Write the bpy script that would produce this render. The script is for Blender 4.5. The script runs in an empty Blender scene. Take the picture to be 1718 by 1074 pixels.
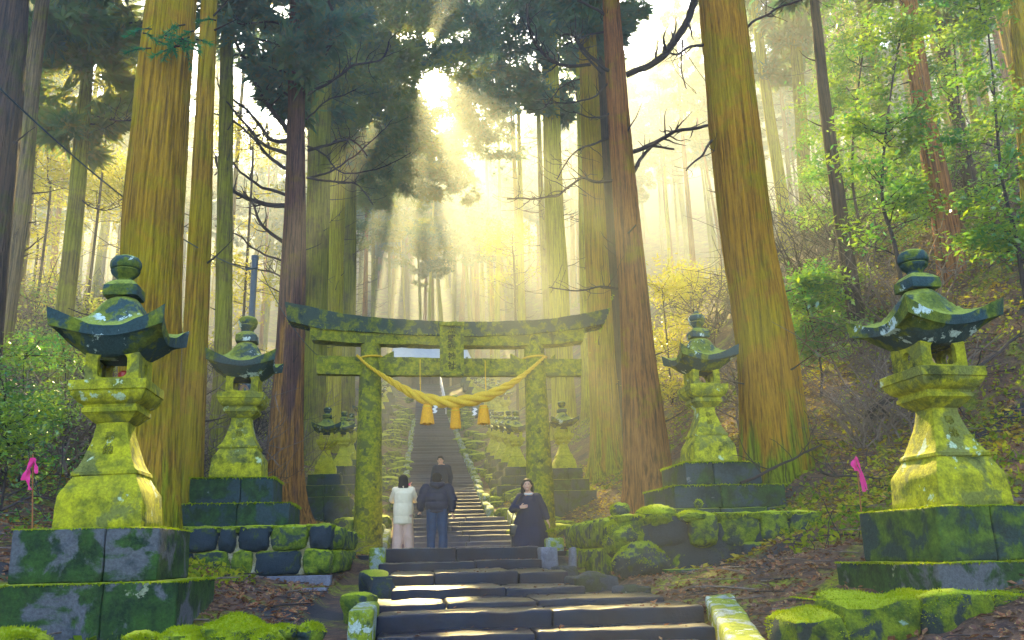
import bpy, bmesh, math, random
import numpy as np
from mathutils import Vector, Matrix

rnd = random.Random(11)
rng = np.random.RandomState(5)
scene = bpy.context.scene
COL = scene.collection
rad = math.radians

# ------------------------------------------------------------------ camera
FOC, CX, CY, PITCH, ROLL = 1439.0, 859.0, 537.0, rad(15.3), rad(1.4)
CAMZ = 1.6
f_ = Vector((0, math.cos(PITCH), math.sin(PITCH)))
u0 = Vector((0, -math.sin(PITCH), math.cos(PITCH)))
r0 = Vector((1, 0, 0))
r_ = r0 * math.cos(ROLL) - u0 * math.sin(ROLL)
u_ = u0 * math.cos(ROLL) + r0 * math.sin(ROLL)
CAM = Vector((0, 0, CAMZ))
cd = bpy.data.cameras.new('camera'); co = bpy.data.objects.new('camera', cd); COL.objects.link(co)
cd.sensor_width = 36; cd.lens = FOC / 1718 * 36; cd.clip_end = 2000; cd.clip_start = 0.05
m = Matrix.Identity(4)
for i in range(3):
    m[i][0] = r_[i]; m[i][1] = u_[i]; m[i][2] = -f_[i]; m[i][3] = CAM[i]
co.matrix_world = m
scene.camera = co

def ray(x, y):
    return f_ + r_ * ((x - CX) / FOC) + u_ * ((CY - y) / FOC)
def at(x, y, D):
    r = ray(x, y); return CAM + r * (D / r.y)
def pxm(x, y, D):            # metres per photo pixel there
    return (D / ray(x, y).y) / FOC

SUN = ray(705, 105).normalized()

# ------------------------------------------------------------------ noise
_perm = np.random.RandomState(3).permutation(4096)
_val = np.random.RandomState(4).rand(4096)
def vnoise(p):
    p = np.asarray(p, float); i = np.floor(p).astype(int); f = p - i; f = f * f * (3 - 2 * f)
    def h(a, b, c):
        return _val[_perm[(_perm[(_perm[a & 4095] + b) & 4095] + c) & 4095]]
    x, y, z = i[:, 0], i[:, 1], i[:, 2]; fx, fy, fz = f[:, 0], f[:, 1], f[:, 2]
    r = 0
    for dx in (0, 1):
        for dy in (0, 1):
            for dz in (0, 1):
                r = r + h(x + dx, y + dy, z + dz) * (fx if dx else 1 - fx) * (fy if dy else 1 - fy) * (fz if dz else 1 - fz)
    return r * 2 - 1
def fbm(p, o=4):
    p = np.asarray(p, float); r = 0; a = 1.0; t = 0
    for k in range(o):
        r = r + a * vnoise(p * 2 ** k + 17.3 * k); t += a; a *= .5
    return r / t

# ------------------------------------------------------------------ objects
def setp(o, label=None, cat=None, group=None, kind=None):
    if label: o['label'] = label
    if cat: o['category'] = cat
    if group: o['group'] = group
    if kind: o['kind'] = kind
    return o
def empty(name, loc, rz=0.0, label=None, cat=None, group=None, kind=None):
    o = bpy.data.objects.new(name, None); COL.objects.link(o)
    o.location = loc; o.rotation_euler = (0, 0, rz); o.empty_display_size = .2
    return setp(o, label, cat, group, kind)
class MB:
    """collects vertices and faces for ONE mesh"""
    def __init__(s): s.v = []; s.f = []; s.m = []; s.n = 0
    def add(s, v, f, mi=0):
        v = np.asarray(v, float).reshape(-1, 3)
        s.v.append(v); s.f.extend([tuple(int(a) + s.n for a in q) for q in f]); s.m.extend([mi] * len(f)); s.n += len(v)
        return s
    def build(s, name, mats, parent=None, smooth=True, weld=0.0, loc=None, rz=None, sharp=38):
        me = bpy.data.meshes.new(name)
        v = np.concatenate(s.v) if s.v else np.zeros((0, 3))
        me.from_pydata(v.tolist(), [], s.f)
        if not isinstance(mats, (list, tuple)): mats = [mats]
        for mm in mats: me.materials.append(mm)
        if any(s.m): me.polygons.foreach_set('material_index', s.m)
        if weld:
            bm = bmesh.new(); bm.from_mesh(me); bmesh.ops.remove_doubles(bm, verts=bm.verts, dist=weld); bm.to_mesh(me); bm.free()
        me.polygons.foreach_set('use_smooth', [smooth] * len(me.polygons)); me.update()
        if smooth and sharp: me.set_sharp_from_angle(angle=rad(sharp))
        o = bpy.data.objects.new(name, me); COL.objects.link(o)
        if parent is not None: o.parent = parent
        if loc is not None: o.location = loc
        if rz is not None: o.rotation_euler = (0, 0, rz)
        return o
def fastmesh(name, V, nper, mats, parent=None, smooth=False):
    """V (N*nper,3): N loose faces of nper corners"""
    me = bpy.data.meshes.new(name); V = np.asarray(V, np.float32).reshape(-1, 3); n = len(V) // nper
    me.vertices.add(len(V)); me.vertices.foreach_set('co', V.ravel())
    me.loops.add(n * nper); me.loops.foreach_set('vertex_index', np.arange(n * nper, dtype=np.int32))
    me.polygons.add(n); me.polygons.foreach_set('loop_start', np.arange(0, n * nper, nper, dtype=np.int32))
    if not isinstance(mats, (list, tuple)): mats = [mats]
    for mm in mats: me.materials.append(mm)
    me.update(calc_edges=True); me.validate()
    me.polygons.foreach_set('use_smooth', [smooth] * n)
    o = bpy.data.objects.new(name, me); COL.objects.link(o)
    if parent is not None: o.parent = parent
    return o
def copy_tree(o, parent=None):
    c = o.copy(); COL.objects.link(c)
    if parent is not None: c.parent = parent
    for ch in list(o.children): copy_tree(ch, c)
    return c
def grid_faces(nu, nv, wrap_u=False):
    f = []
    for j in range(nv - 1):
        for i in range(nu if wrap_u else nu - 1):
            a = j * nu + i; b = j * nu + (i + 1) % nu
            f.append((a, b, b + nu, a + nu))
    return f
def tube_arrays(pts, radii, seg=8, cap=True, rough=0.0, seed=0):
    pts = [Vector(p) for p in pts]; n = len(pts)
    V = np.zeros((n, seg, 3)); d0 = (pts[1] - pts[0]).normalized()
    ref = Vector((1, 0, 0)) if abs(d0.x) < .9 else Vector((0, 1, 0))
    a = d0.cross(ref).normalized(); ang = np.arange(seg) / seg * 2 * math.pi
    for i in range(n):
        d = (pts[min(i + 1, n - 1)] - pts[max(i - 1, 0)]).normalized()
        a = (a - d * a.dot(d)).normalized(); b = d.cross(a)
        V[i] = np.array(pts[i]) + radii[i] * (np.cos(ang)[:, None] * np.array(a) + np.sin(ang)[:, None] * np.array(b))
    F = grid_faces(seg, n, True)
    if cap: F = F + [tuple(range(seg))[::-1], tuple(range((n - 1) * seg, n * seg))]
    return V.reshape(-1, 3), F
def spline(pts, k=6):
    """Catmull-Rom through pts (any dimension)"""
    P = np.asarray(pts, float); n = len(P); out = []
    for i in range(n - 1):
        p0 = P[max(i - 1, 0)]; p1 = P[i]; p2 = P[i + 1]; p3 = P[min(i + 2, n - 1)]
        for t in np.linspace(0, 1, k, endpoint=False):
            out.append(.5 * ((2 * p1) + (p2 - p0) * t + (2 * p0 - 5 * p1 + 4 * p2 - p3) * t * t + (3 * p1 - p0 - 3 * p2 + p3) * t ** 3))
    out.append(P[-1]); return np.array(out)
def rblock(mb, c, s, rz=0.0, rnd_=.02, rough=.006, fr=6.0, step=.06, seed=0, big=0.0, mi=0, maxn=26):
    """weathered stone block, worn edges, centre c, size s"""
    s = np.array(s, float) / 2; r = min(rnd_, min(s) * .9)
    def line(h):
        inner = np.linspace(-h + r, h - r, int(min(maxn, max(2, round((2 * (h - r)) / step + 1)))))
        return np.concatenate([[-h, -h + r * .3], inner, [h - r * .3, h]])
    L = [line(h) for h in s]; off = np.array([seed * 3.1, seed * 1.7, seed * 2.3])
    cz, sz = math.cos(rz), math.sin(rz)
    for ax in range(3):
        a, b = [(1, 2), (2, 0), (0, 1)][ax]
        for sg in (-1, 1):
            A, B = np.meshgrid(L[a], L[b]); P = np.zeros((A.size, 3))
            P[:, ax] = sg * s[ax]; P[:, a] = A.ravel(); P[:, b] = B.ravel()
            q = np.clip(P, -(s - r), s - r); d = P - q; ln = np.linalg.norm(d, axis=1, keepdims=True)
            nrm = d / np.maximum(ln, 1e-6); P2 = q + nrm * r
            w = (P2 + off) * fr
            dsp = fbm(w, 3) * rough
            if big: dsp = dsp + vnoise((P2 + off) / (s.max() * .9)) * big
            P2 = P2 + nrm * dsp[:, None]
            X = P2[:, 0] * cz - P2[:, 1] * sz + c[0]; Y = P2[:, 0] * sz + P2[:, 1] * cz + c[1]
            F = grid_faces(len(L[a]), len(L[b]))
            if sg < 0: F = [q_[::-1] for q_ in F]
            mb.add(np.stack([X, Y, P2[:, 2] + c[2]], 1), F, mi)
    return mb
def boulder(mb, c, s, seed=0, n=20, rough=.16, fr=1.6, mi=0, sq=1):
    th = np.linspace(0, math.pi, n); ph = np.arange(2 * n) / (2 * n) * 2 * math.pi
    T, P = np.meshgrid(th, ph, indexing='ij')
    d = np.stack([np.sin(T) * np.cos(P), np.sin(T) * np.sin(P), np.cos(T)], -1).reshape(-1, 3)
    if sq: d = np.sign(d) * np.abs(d) ** .78; d /= np.maximum(np.abs(d).max(1, keepdims=True) ** .4, .3) * 1.0
    r = 1 + rough * fbm(d * fr + seed * 5.7, 4) + rough * .3 * fbm(d * fr * 5 + seed, 2)
    V = d * r[:, None] * np.array(s) / 2 + np.array(c)
    F = [q[::-1] for q in grid_faces(2 * n, n, True)]
    mb.add(V, F, mi); return mb
def sqloft(mb, prof, ns=7, rc=.06, rough=.004, fr=9, seed=0, cap=True, mi=0):
    """square-section loft; prof = [(half width, z)]"""
    ring = []
    t = np.linspace(-1, 1, ns)
    t = np.sign(t) * np.abs(t) ** .85
    for k in range(4):
        for a in t[:-1]:
            p = [(a, -1), (1, a), (-a, 1), (-1, -a)][k]; ring.append(p)
    ring = np.array(ring); n = len(ring)
    V = []
    for w, z in prof:
        p = ring * w; lim = max(w - rc, 0); q = np.clip(p, -lim, lim); d = p - q
        l = np.linalg.norm(d, axis=1, keepdims=True); p = np.where(l > 1e-6, q + d / np.maximum(l, 1e-6) * min(rc, w), p)
        V.append(np.concatenate([p, np.full((n, 1), z)], 1))
    V = np.concatenate(V)
    dirn = V.copy(); dirn[:, 2] = 0; dirn /= np.maximum(np.linalg.norm(dirn, axis=1, keepdims=True), 1e-6)
    V = V + dirn * (fbm((V + seed * 4.3) * fr, 3) * rough)[:, None]
    F = grid_faces(n, len(prof), True)
    if cap: F = F + [tuple(range(n))[::-1], tuple(range((len(prof) - 1) * n, len(prof) * n))]
    mb.add(V, F, mi); return mb
def lathe(mb, prof, seg=28, rough=.0, seed=0, mi=0, c=(0, 0, 0)):
    ang = np.arange(seg) / seg * 2 * math.pi
    V = np.concatenate([np.stack([r * np.cos(ang), r * np.sin(ang), np.full(seg, z)], 1) for r, z in prof])
    if rough:
        d = V.copy(); d[:, 2] = 0; d /= np.maximum(np.linalg.norm(d, axis=1, keepdims=True), 1e-6)
        V = V + d * (fbm((V + seed) * 12, 3) * rough)[:, None]
    F = grid_faces(seg, len(prof), True) + [tuple(range(seg))[::-1], tuple(range((len(prof) - 1) * seg, len(prof) * seg))]
    mb.add(V + np.array(c), F, mi); return mb
def dens(prof, step=.03):
    out = [prof[0]]
    for (a, b), (c, d) in zip(prof[:-1], prof[1:]):
        k = max(1, int(round(math.hypot(c - a, d - b) / step)))
        for i in range(1, k + 1): out.append((a + (c - a) * i / k, b + (d - b) * i / k))
    return out

# ------------------------------------------------------------------ materials
class Mat:
    def __init__(s, name):
        s.m = bpy.data.materials.new(name); s.m.use_nodes = True; s.t = s.m.node_tree; s.t.nodes.clear()
        s.out = s.t.nodes.new('ShaderNodeOutputMaterial')
    def n(s, typ, **kw):
        nd = s.t.nodes.new('ShaderNode' + typ)
        for k, v in kw.items():
            if k.startswith('_'): setattr(nd, k[1:], v)
            else: s.link(v, nd.inputs[k.replace('__', ' ')])
        return nd
    def link(s, v, inp):
        if isinstance(v, bpy.types.NodeSocket): s.t.links.new(v, inp)
        elif isinstance(v, bpy.types.Node): s.t.links.new(v.outputs[0], inp)
        else:
            if inp.type == 'RGBA' and isinstance(v, (tuple, list)) and len(v) == 3: v = (*v, 1)
            inp.default_value = v
    def coord(s, scale=(1, 1, 1), world=False):
        if world: src = s.n('NewGeometry').outputs['Position']
        else:
            tc = s.n('TexCoord').outputs['Object']; oi = s.n('ObjectInfo').outputs['Random']
            off = s.n('VectorMath', _operation='SCALE'); off.inputs[0].default_value = (37, 23, 11); s.link(oi, off.inputs['Scale'])
            ad = s.n('VectorMath', _operation='ADD'); s.link(tc, ad.inputs[0]); s.link(off.outputs[0], ad.inputs[1]); src = ad.outputs[0]
        mp = s.n('Mapping'); s.link(src, mp.inputs['Vector']); mp.inputs['Scale'].default_value = scale
        return mp.outputs[0]
    def noise(s, vec, scale, detail=6, rough=.55, dist=0):
        nd = s.n('TexNoise'); s.link(vec, nd.inputs['Vector']); nd.inputs['Scale'].default_value = scale
        nd.inputs['Detail'].default_value = detail; nd.inputs['Roughness'].default_value = rough; nd.inputs['Distortion'].default_value = dist
        return nd.outputs[0]
    def ramp(s, fac, stops, interp='LINEAR'):
        nd = s.n('ValToRGB'); s.link(fac, nd.inputs[0]); cr = nd.color_ramp; cr.interpolation = interp
        while len(cr.elements) < len(stops): cr.elements.new(.5)
        for e, (p, c) in zip(cr.elements, stops):
            e.position = p; e.color = (c, c, c, 1) if isinstance(c, (int, float)) else (*c, 1)
        return nd.outputs[0]
    def mix(s, fac, a, b, mode='MIX'):
        nd = s.n('Mix', _data_type='RGBA', _blend_type=mode); s.link(fac, nd.inputs[0]); s.link(a, nd.inputs[6]); s.link(b, nd.inputs[7])
        return nd.outputs[2]
    def math(s, op, a, b=0.0, clamp=False):
        nd = s.n('Math', _operation=op); nd.use_clamp = clamp; s.link(a, nd.inputs[0]); s.link(b, nd.inputs[1]); return nd.outputs[0]
    def bump(s, h, strength=.5, dist=.02):
        nd = s.n('Bump'); nd.inputs['Strength'].default_value = strength; nd.inputs['Distance'].default_value = dist; s.link(h, nd.inputs['Height']); return nd.outputs[0]
    def upness(s):
        g = s.n('NewGeometry').outputs['Normal']; sp = s.n('SeparateXYZ'); s.link(g, sp.inputs[0]); return sp.outputs[2]
    def finish(s, color, rough=.9, normal=None, spec=.3, metallic=0):
        p = s.n('BsdfPrincipled'); s.link(color, p.inputs['Base Color']); s.link(rough, p.inputs['Roughness'])
        p.inputs['Specular IOR Level'].default_value = spec; p.inputs['Metallic'].default_value = metallic
        if normal is not None: s.link(normal, p.inputs['Normal'])
        s.link(p.outputs[0], s.out.inputs[0]); return s.m

def m_stone(name, moss, moss2, stone, lichen, thr=.5, lthr=.66, dark=(.01, .03, .02), topmoss=None, scale=1.0, bs=.6):
    s = Mat(name); v = s.coord()
    a = s.noise(v, 3.2 * scale, 9, .62, .4); b = s.noise(v, 9 * scale, 8, .65); c = s.noise(v, 2.6 * scale, 8, .68, .2)
    l = s.noise(v, 3.6 * scale, 9, .66, .25); g = s.noise(v, 45 * scale, 5, .7)
    col = s.mix(s.ramp(b, [(.38, 0), (.62, 1)]), moss, moss2)
    col = s.mix(s.ramp(a, [(thr - .02, 0), (thr + .03, 1)]), stone, col)
    col = s.mix(s.ramp(c, [(.34, 1), (.44, 0)]), col, dark)
    col = s.mix(s.ramp(l, [(lthr, 0), (lthr + .015, 1)]), col, lichen)
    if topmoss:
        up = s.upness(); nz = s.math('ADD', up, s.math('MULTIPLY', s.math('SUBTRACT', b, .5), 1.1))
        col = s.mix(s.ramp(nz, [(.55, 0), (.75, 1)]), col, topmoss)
    col = s.mix(.6, col, s.ramp(g, [(.36, .35), (.6, 1)]), 'MULTIPLY')
    h = s.math('ADD', s.math('MULTIPLY', b, .6), s.math('MULTIPLY', g, .6))
    return s.finish(col, .88, s.bump(h, bs, .03))
M = {}
M['moss'] = m_stone('mossy_stone', (.54, .50, .012), (.21, .22, .01), (.20, .21, .04), (.52, .62, .40), .44, .615, (.06, .07, .01))
M['moss_row'] = m_stone('row_lantern_stone', (.56, .54, .02), (.38, .38, .015), (.34, .36, .06), (.56, .62, .36), .36, .68, (.24, .26, .02), None, .8)
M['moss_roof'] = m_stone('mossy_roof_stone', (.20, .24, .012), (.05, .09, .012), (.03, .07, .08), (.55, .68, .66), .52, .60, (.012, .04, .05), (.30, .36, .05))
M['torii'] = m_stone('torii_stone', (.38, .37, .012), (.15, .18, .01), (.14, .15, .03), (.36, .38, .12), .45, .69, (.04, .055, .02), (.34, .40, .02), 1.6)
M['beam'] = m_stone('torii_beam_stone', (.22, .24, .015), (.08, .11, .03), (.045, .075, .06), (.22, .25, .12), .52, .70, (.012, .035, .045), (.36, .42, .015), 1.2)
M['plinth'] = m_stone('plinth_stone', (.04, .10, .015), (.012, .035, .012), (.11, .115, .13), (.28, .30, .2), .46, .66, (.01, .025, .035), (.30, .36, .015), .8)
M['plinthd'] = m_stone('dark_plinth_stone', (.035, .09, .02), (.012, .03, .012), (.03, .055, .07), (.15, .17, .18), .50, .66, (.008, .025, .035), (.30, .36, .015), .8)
M['rockbare'] = m_stone('bare_wet_rock', (.05, .06, .03), (.03, .035, .03), (.05, .055, .07), (.35, .36, .34), .5, .68, (.015, .02, .03), None, 2)
M['plinth2'] = m_stone('plinth_green_stone', (.10, .17, .015), (.03, .07, .015), (.02, .05, .05), (.22, .30, .12), .46, .66, (.012, .03, .03), (.34, .40, .015), .9)
M['rock'] = m_stone('mossy_rock', (.22, .28, .01), (.05, .10, .01), (.03, .05, .05), (.30, .42, .32), .45, .68, (.012, .03, .03), (.38, .46, .01), 1.3, .9)
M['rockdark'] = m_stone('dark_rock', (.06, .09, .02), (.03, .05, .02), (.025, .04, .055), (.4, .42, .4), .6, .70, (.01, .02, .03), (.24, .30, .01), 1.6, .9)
M['curb'] = m_stone('kerb_stone', (.34, .40, .02), (.16, .22, .015), (.30, .36, .33), (.50, .58, .52), .47, .58, (.06, .09, .03), None, 1.5)
M['mortar'] = m_stone('pale_mortar', (.42, .36, .17), (.25, .22, .1), (.46, .42, .28), (.6, .58, .45), .5, .7, (.12, .11, .06), None, 3)
M['concrete'] = m_stone('grey_concrete', (.18, .18, .22), (.13, .13, .17), (.20, .20, .25), (.26, .26, .3), .5, .7, (.08, .09, .12), None, 2)

def m_step(name, base, brown, rough=.32, vary=False):
    s = Mat(name); v = s.coord(); a = s.noise(v, 2.2, 6, .6); g = s.noise(v, 40, 4, .6); b = s.noise(v, 8, 6, .6)
    col = s.mix(s.ramp(a, [(.42, 0), (.62, 1)]), base, brown)
    col = s.mix(.5, col, s.ramp(b, [(.3, .4), (.7, 1)]), 'MULTIPLY')
    if vary: col = s.mix(.8, col, s.ramp(s.noise(s.coord((.12, .12, 7.4)), 1.0, 2, .5), [(.38, .35), (.62, 1.0)]), 'MULTIPLY')
    r = s.math('ADD', s.math('MULTIPLY', a, .35), rough - .17); up = s.ramp(s.upness(), [(.5, 1), (.8, 0)]); r = s.math('ADD', r, s.math('MULTIPLY', up, .45), True)
    return s.finish(col, r, s.bump(s.math('ADD', g, b), .35, .012), .35)
M['step'] = m_step('wet_step_stone', (.010, .017, .036), (.026, .018, .024))
M['stair'] = m_step('stair_stone', (.10, .095, .13), (.14, .115, .13), .5, True)

def m_bark(name, ridge, furrow, moss, mthr=.55, lo=None, lok=.55):
    s = Mat(name); v = s.coord((1, 1, .028)); v2 = s.coord(); v3 = s.coord((1, 1, .22))
    a = s.math('ADD', s.math('MULTIPLY', s.noise(v, 26, 8, .62, .1), .8), s.math('MULTIPLY', s.noise(v3, 34, 6, .6, .3), .2)); b = s.noise(v2, 1.1, 5, .6); c = s.noise(v, 60, 4, .6); d = s.noise(v2, 7, 6, .6)
    col = s.mix(s.ramp(a, [(.38, 0), (.57, 1)]), furrow, ridge)
    mo = s.mix(s.ramp(a, [(.34, 0), (.6, 1)]), tuple(x * .3 for x in moss), moss)
    col = s.mix(s.ramp(s.math('ADD', b, s.math('MULTIPLY', s.math('SUBTRACT', d, .5), .35)), [(mthr - .06, 0), (mthr + .06, 1)]), col, mo)
    if lo:
        sp = s.n('SeparateXYZ'); s.link(s.n('TexCoord').outputs['Object'], sp.inputs[0])
        k = s.math('ADD', s.math('MULTIPLY', sp.outputs[2], lok), s.math('MULTIPLY', s.math('SUBTRACT', s.noise(s.coord((1, 1, .12)), 5, 6, .6), .5), 3.0))
        col = s.mix(s.ramp(k, [(.35, 1), (.75, 0)]), col, s.mix(s.ramp(a, [(.41, 0), (.55, 1)]), tuple(x * .3 for x in lo), lo))
    h = s.math('ADD', s.math('MULTIPLY', a, .8), s.math('MULTIPLY', c, .4))
    col = s.mix(.5, col, s.ramp(c, [(.35, .4), (.6, 1)]), 'MULTIPLY')
    return s.finish(col, .95, s.bump(h, 1, .12), .1)
M['bark_gold'] = m_bark('bark_golden', (.50, .28, .02), (.15, .08, .012), (.46, .33, .01), .50, (.34, .36, .01))
M['bark_red'] = m_bark('bark_reddish', (.40, .16, .05), (.08, .03, .02), (.36, .22, .02), .60)
M['bark_orange'] = m_bark('bark_orange', (.50, .25, .018), (.17, .075, .01), (.44, .30, .01), .54, (.24, .30, .01))
M['bark_purple'] = m_bark('bark_purple_orange', (.20, .10, .08), (.04, .022, .03), (.22, .13, .05), .60, (.50, .24, .06), .16)
M['bark_dark'] = m_bark('bark_dark', (.10, .065, .05), (.025, .022, .03), (.08, .09, .03), .62)
M['bark_green'] = m_bark('bark_green', (.26, .22, .04), (.08, .07, .03), (.34, .34, .03), .46)
M['bark_grey'] = m_bark('bark_grey', (.28, .20, .11), (.07, .06, .05), (.28, .26, .06), .56)
M['bark_yellow'] = m_bark('bark_yellow', (.55, .46, .03), (.22, .18, .02), (.60, .55, .02), .45)
def m_plain(name, c1, c2, scale=12, rough=.8, bs=.3, spec=.3, metallic=0):
    s = Mat(name); v = s.coord(); a = s.noise(v, scale, 6, .6)
    return s.finish(s.mix(s.ramp(a, [(.35, 0), (.65, 1)]), c1, c2), rough, s.bump(a, bs, .01), spec, metallic)
M['twig'] = m_plain('dead_twig', (.018, .013, .018), (.045, .03, .028), 30)
M['twigpale'] = m_plain('pale_twig', (.20, .15, .12), (.10, .07, .06), 30)
def m_leaf(name, c1, c2, c3, scale=1.2, trans=.45, gloss=.0):
    s = Mat(name); v = s.coord(world=True); a = s.noise(v, scale, 3, .6); b = s.noise(v, scale * 14, 2, .6)
    col = s.mix(s.ramp(a, [(.38, 0), (.62, 1)]), c1, c2); col = s.mix(s.ramp(b, [(.5, 0), (.7, 1)]), col, c3)
    d = s.n('BsdfDiffuse'); s.link(col, d.inputs[0]); t = s.n('BsdfTranslucent'); s.link(col, t.inputs[0])
    mx = s.n('MixShader'); mx.inputs[0].default_value = trans; s.link(d.outputs[0], mx.inputs[1]); s.link(t.outputs[0], mx.inputs[2]); o = mx.outputs[0]
    if gloss:
        g = s.n('BsdfGlossy'); g.inputs['Roughness'].default_value = .28; g.inputs[0].default_value = (.9, .95, 1, 1)
        m2 = s.n('MixShader'); m2.inputs[0].default_value = gloss; s.link(o, m2.inputs[1]); s.link(g.outputs[0], m2.inputs[2]); o = m2.outputs[0]
    s.link(o, s.out.inputs[0]); return s.m
M['needles'] = m_leaf('cedar_needles', (.08, .19, .14), (.17, .27, .09), (.22, .20, .08), .35, .55)
M['needles2'] = m_leaf('cedar_needles_warm', (.13, .22, .08), (.30, .34, .06), (.34, .27, .06), .35, .6)
M['broad'] = m_leaf('broad_leaf', (.08, .26, .03), (.34, .46, .015), (.02, .17, .10), 1.1, .5, .06)
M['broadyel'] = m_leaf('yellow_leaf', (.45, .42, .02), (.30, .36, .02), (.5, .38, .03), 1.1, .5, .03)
M['litter'] = m_leaf('litter_leaf', (.26, .10, .05), (.15, .08, .07), (.42, .30, .12), 3.5, .15)
M['litter_yel'] = m_leaf('litter_yellow', (.50, .36, .04), (.36, .26, .03), (.55, .46, .05), 2.5, .3)
M['fern'] = m_leaf('ground_leaf', (.14, .22, .015), (.40, .40, .02), (.05, .12, .02), .9, .45)
M['mossfuzz'] = m_leaf('moss_fuzz', (.36, .44, .01), (.22, .30, .01), (.46, .50, .02), 3, .5)

def fuzz_on(o, n, ln=.025, thr=.25, seed=0, mat='mossfuzz', name='moss'):
    """short moss blades on the upward faces of a mesh, as a part of it"""
    me = o.data; nf = len(me.polygons); C = np.zeros(nf * 3); N = np.zeros(nf * 3); A = np.zeros(nf)
    me.polygons.foreach_get('center', C); me.polygons.foreach_get('normal', N); me.polygons.foreach_get('area', A); C = C.reshape(-1, 3); N = N.reshape(-1, 3)
    g = np.random.RandomState(seed); wgt = A * np.clip(N[:, 2] - thr + .35 * vnoise(C * 4 + seed), 0, .5) * np.clip(.55 + 2.2 * fbm(C * 5 + seed + 3, 3), 0, 1)
    if wgt.sum() <= 0: return
    i = g.choice(nf, n, p=wgt / wgt.sum()); P = C[i] + g.randn(n, 3) * np.sqrt(A[i])[:, None] * .45; P -= N[i] * ((P - C[i]) * N[i]).sum(1, keepdims=True)
    d = N[i] + g.randn(n, 3) * .55; d /= np.linalg.norm(d, axis=1, keepdims=True); s = np.cross(d, g.randn(n, 3)); s /= np.linalg.norm(s, axis=1, keepdims=True); l = ln * (.5 + g.rand(n, 1))
    V = np.stack([P - s * l * .22, P + s * l * .22, P + d * l], 1).reshape(-1, 3)
    return fastmesh(name, V, 3, M[mat], o)

def leaves_on(o, n, size, mat, name='fallen_leaves', thr=.8, seed=0):
    me = o.data; nf = len(me.polygons); C = np.zeros(nf * 3); N = np.zeros(nf * 3); A = np.zeros(nf)
    me.polygons.foreach_get('center', C); me.polygons.foreach_get('normal', N); me.polygons.foreach_get('area', A); C = C.reshape(-1, 3); N = N.reshape(-1, 3)
    w_ = A * (N[:, 2] > thr) * np.clip(.4 + 1.5 * vnoise(C * 1.7 + seed), .03, 1)
    if w_.sum() <= 0: return
    g = np.random.RandomState(seed); i = g.choice(nf, n, p=w_ / w_.sum()); P = C[i] + g.randn(n, 3) * np.sqrt(A[i])[:, None] * .4; P[:, 2] = C[i][:, 2] + .006
    a = g.rand(n) * 6.28; d = np.stack([np.cos(a), np.sin(a), g.randn(n) * .25], 1); s = np.stack([-np.sin(a), np.cos(a), g.randn(n) * .25], 1); l = size * (.5 + g.rand(n, 1))
    V = np.stack([P, P + d * l * .5 + s * l * .25 + [0, 0, .006], P + d * l, P + d * l * .5 - s * l * .25], 1).reshape(-1, 3)
    q = fastmesh(name, V, 4, M[mat], o); q['kind'] = 'stuff'; return q
HAZE, ANI, SKYS, SUNE, SUNC, EXPO = .0029, .60, .15, 5.0, (1.0, .77, .30), 2.55
# ------------------------------------------------------------------ terrain and path
PTH = rad(6.2)                               # the path runs this much left of the view
HV = np.array([(-30, -2.6), (0, -1.55), (4, -1.2), (6.5, -.72), (7.4, -.56), (8.9, -.44), (10.2, -.36), (13.2, -.17), (13.7, .03), (19.3, .04), (21.5, .36), (24.5, 1.0),
               (26, 1.38), (58, 8.95), (80, 15.7), (86, 15.9), (110, 26), (150, 52), (200, 86), (262, 112)])
def hv(v): return np.interp(v, HV[:, 0], HV[:, 1])
def pc(y): return -.79 - .108 * (np.asarray(y) - 13.5)
def ground(x, y, detail=True):
    x = np.asarray(x, float); y = np.asarray(y, float)
    u = x - pc(y); w = np.maximum(np.abs(u) - 1.75, 0); wi = np.minimum(w, 10)
    bank = .17 * wi + .025 * wi ** 2 + np.maximum(w - 10, 0) * .26
    st = np.clip((y - 12) / 6, 0, 1); amp = np.where(u > 0, 1 + .75 * st, .85 + .25 * st)
    far = np.clip((y - 40) / 40, 0, 1); amp = amp * (1 - .35 * far)
    z = hv(y) + bank * amp
    if detail:
        P = np.stack([x.ravel(), y.ravel(), np.zeros(x.size)], 1); k = np.clip(w / 1.0, 0, 1)
        z = z + ((fbm(P * .35, 3) * .22 + fbm(P * 1.6 + 9, 3) * .09 + fbm(P * 6 + 3, 2) * .03).reshape(x.shape)) * (k * .9 + .1)
        z = z + np.where(w <= 0, -.06, 0)
    return z + CAMZ
def gz(x, y): return float(ground(np.array([x]), np.array([y]))[0])

def ppos(u, v):                               # across / along the path
    return float(pc(v) + u), v

def axis(a, b, c, d, fine, coarse):
    L = list(np.arange(b, c, fine)); s = fine; x = b
    left = []
    while x > a: s = min(s * 1.12, coarse); x -= s; left.append(x)
    s = fine; x = L[-1]; right = []
    while x < d: s = min(s * 1.12, coarse); x += s; right.append(x)
    return np.array(left[::-1] + L + right)
gx = axis(-170, -9, 9, 170, .11, 4); gy = axis(-25, 4, 24, 250, .11, 4)
GX, GY = np.meshgrid(gx, gy)
GZ = ground(GX, GY)
mb = MB(); mb.add(np.stack([GX.ravel(), GY.ravel(), GZ.ravel()], 1), grid_faces(len(gx), len(gy)))
s = Mat('forest_floor'); v = s.coord(world=True)
a = s.noise(v, .55, 6, .6, .5); b = s.noise(v, 7, 8, .7); c = s.noise(v, 24, 4, .7); d = s.noise(v, 1.3, 6, .65, .8)
col = s.mix(s.ramp(b, [(.35, 0), (.65, 1)]), (.055, .035, .035), (.17, .095, .06))
col = s.mix(s.ramp(c, [(.55, 0), (.72, 1)]), col, (.24, .15, .08))
mo = s.mix(s.ramp(c, [(.4, 0), (.7, 1)]), (.10, .13, .015), (.34, .33, .02))
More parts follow.
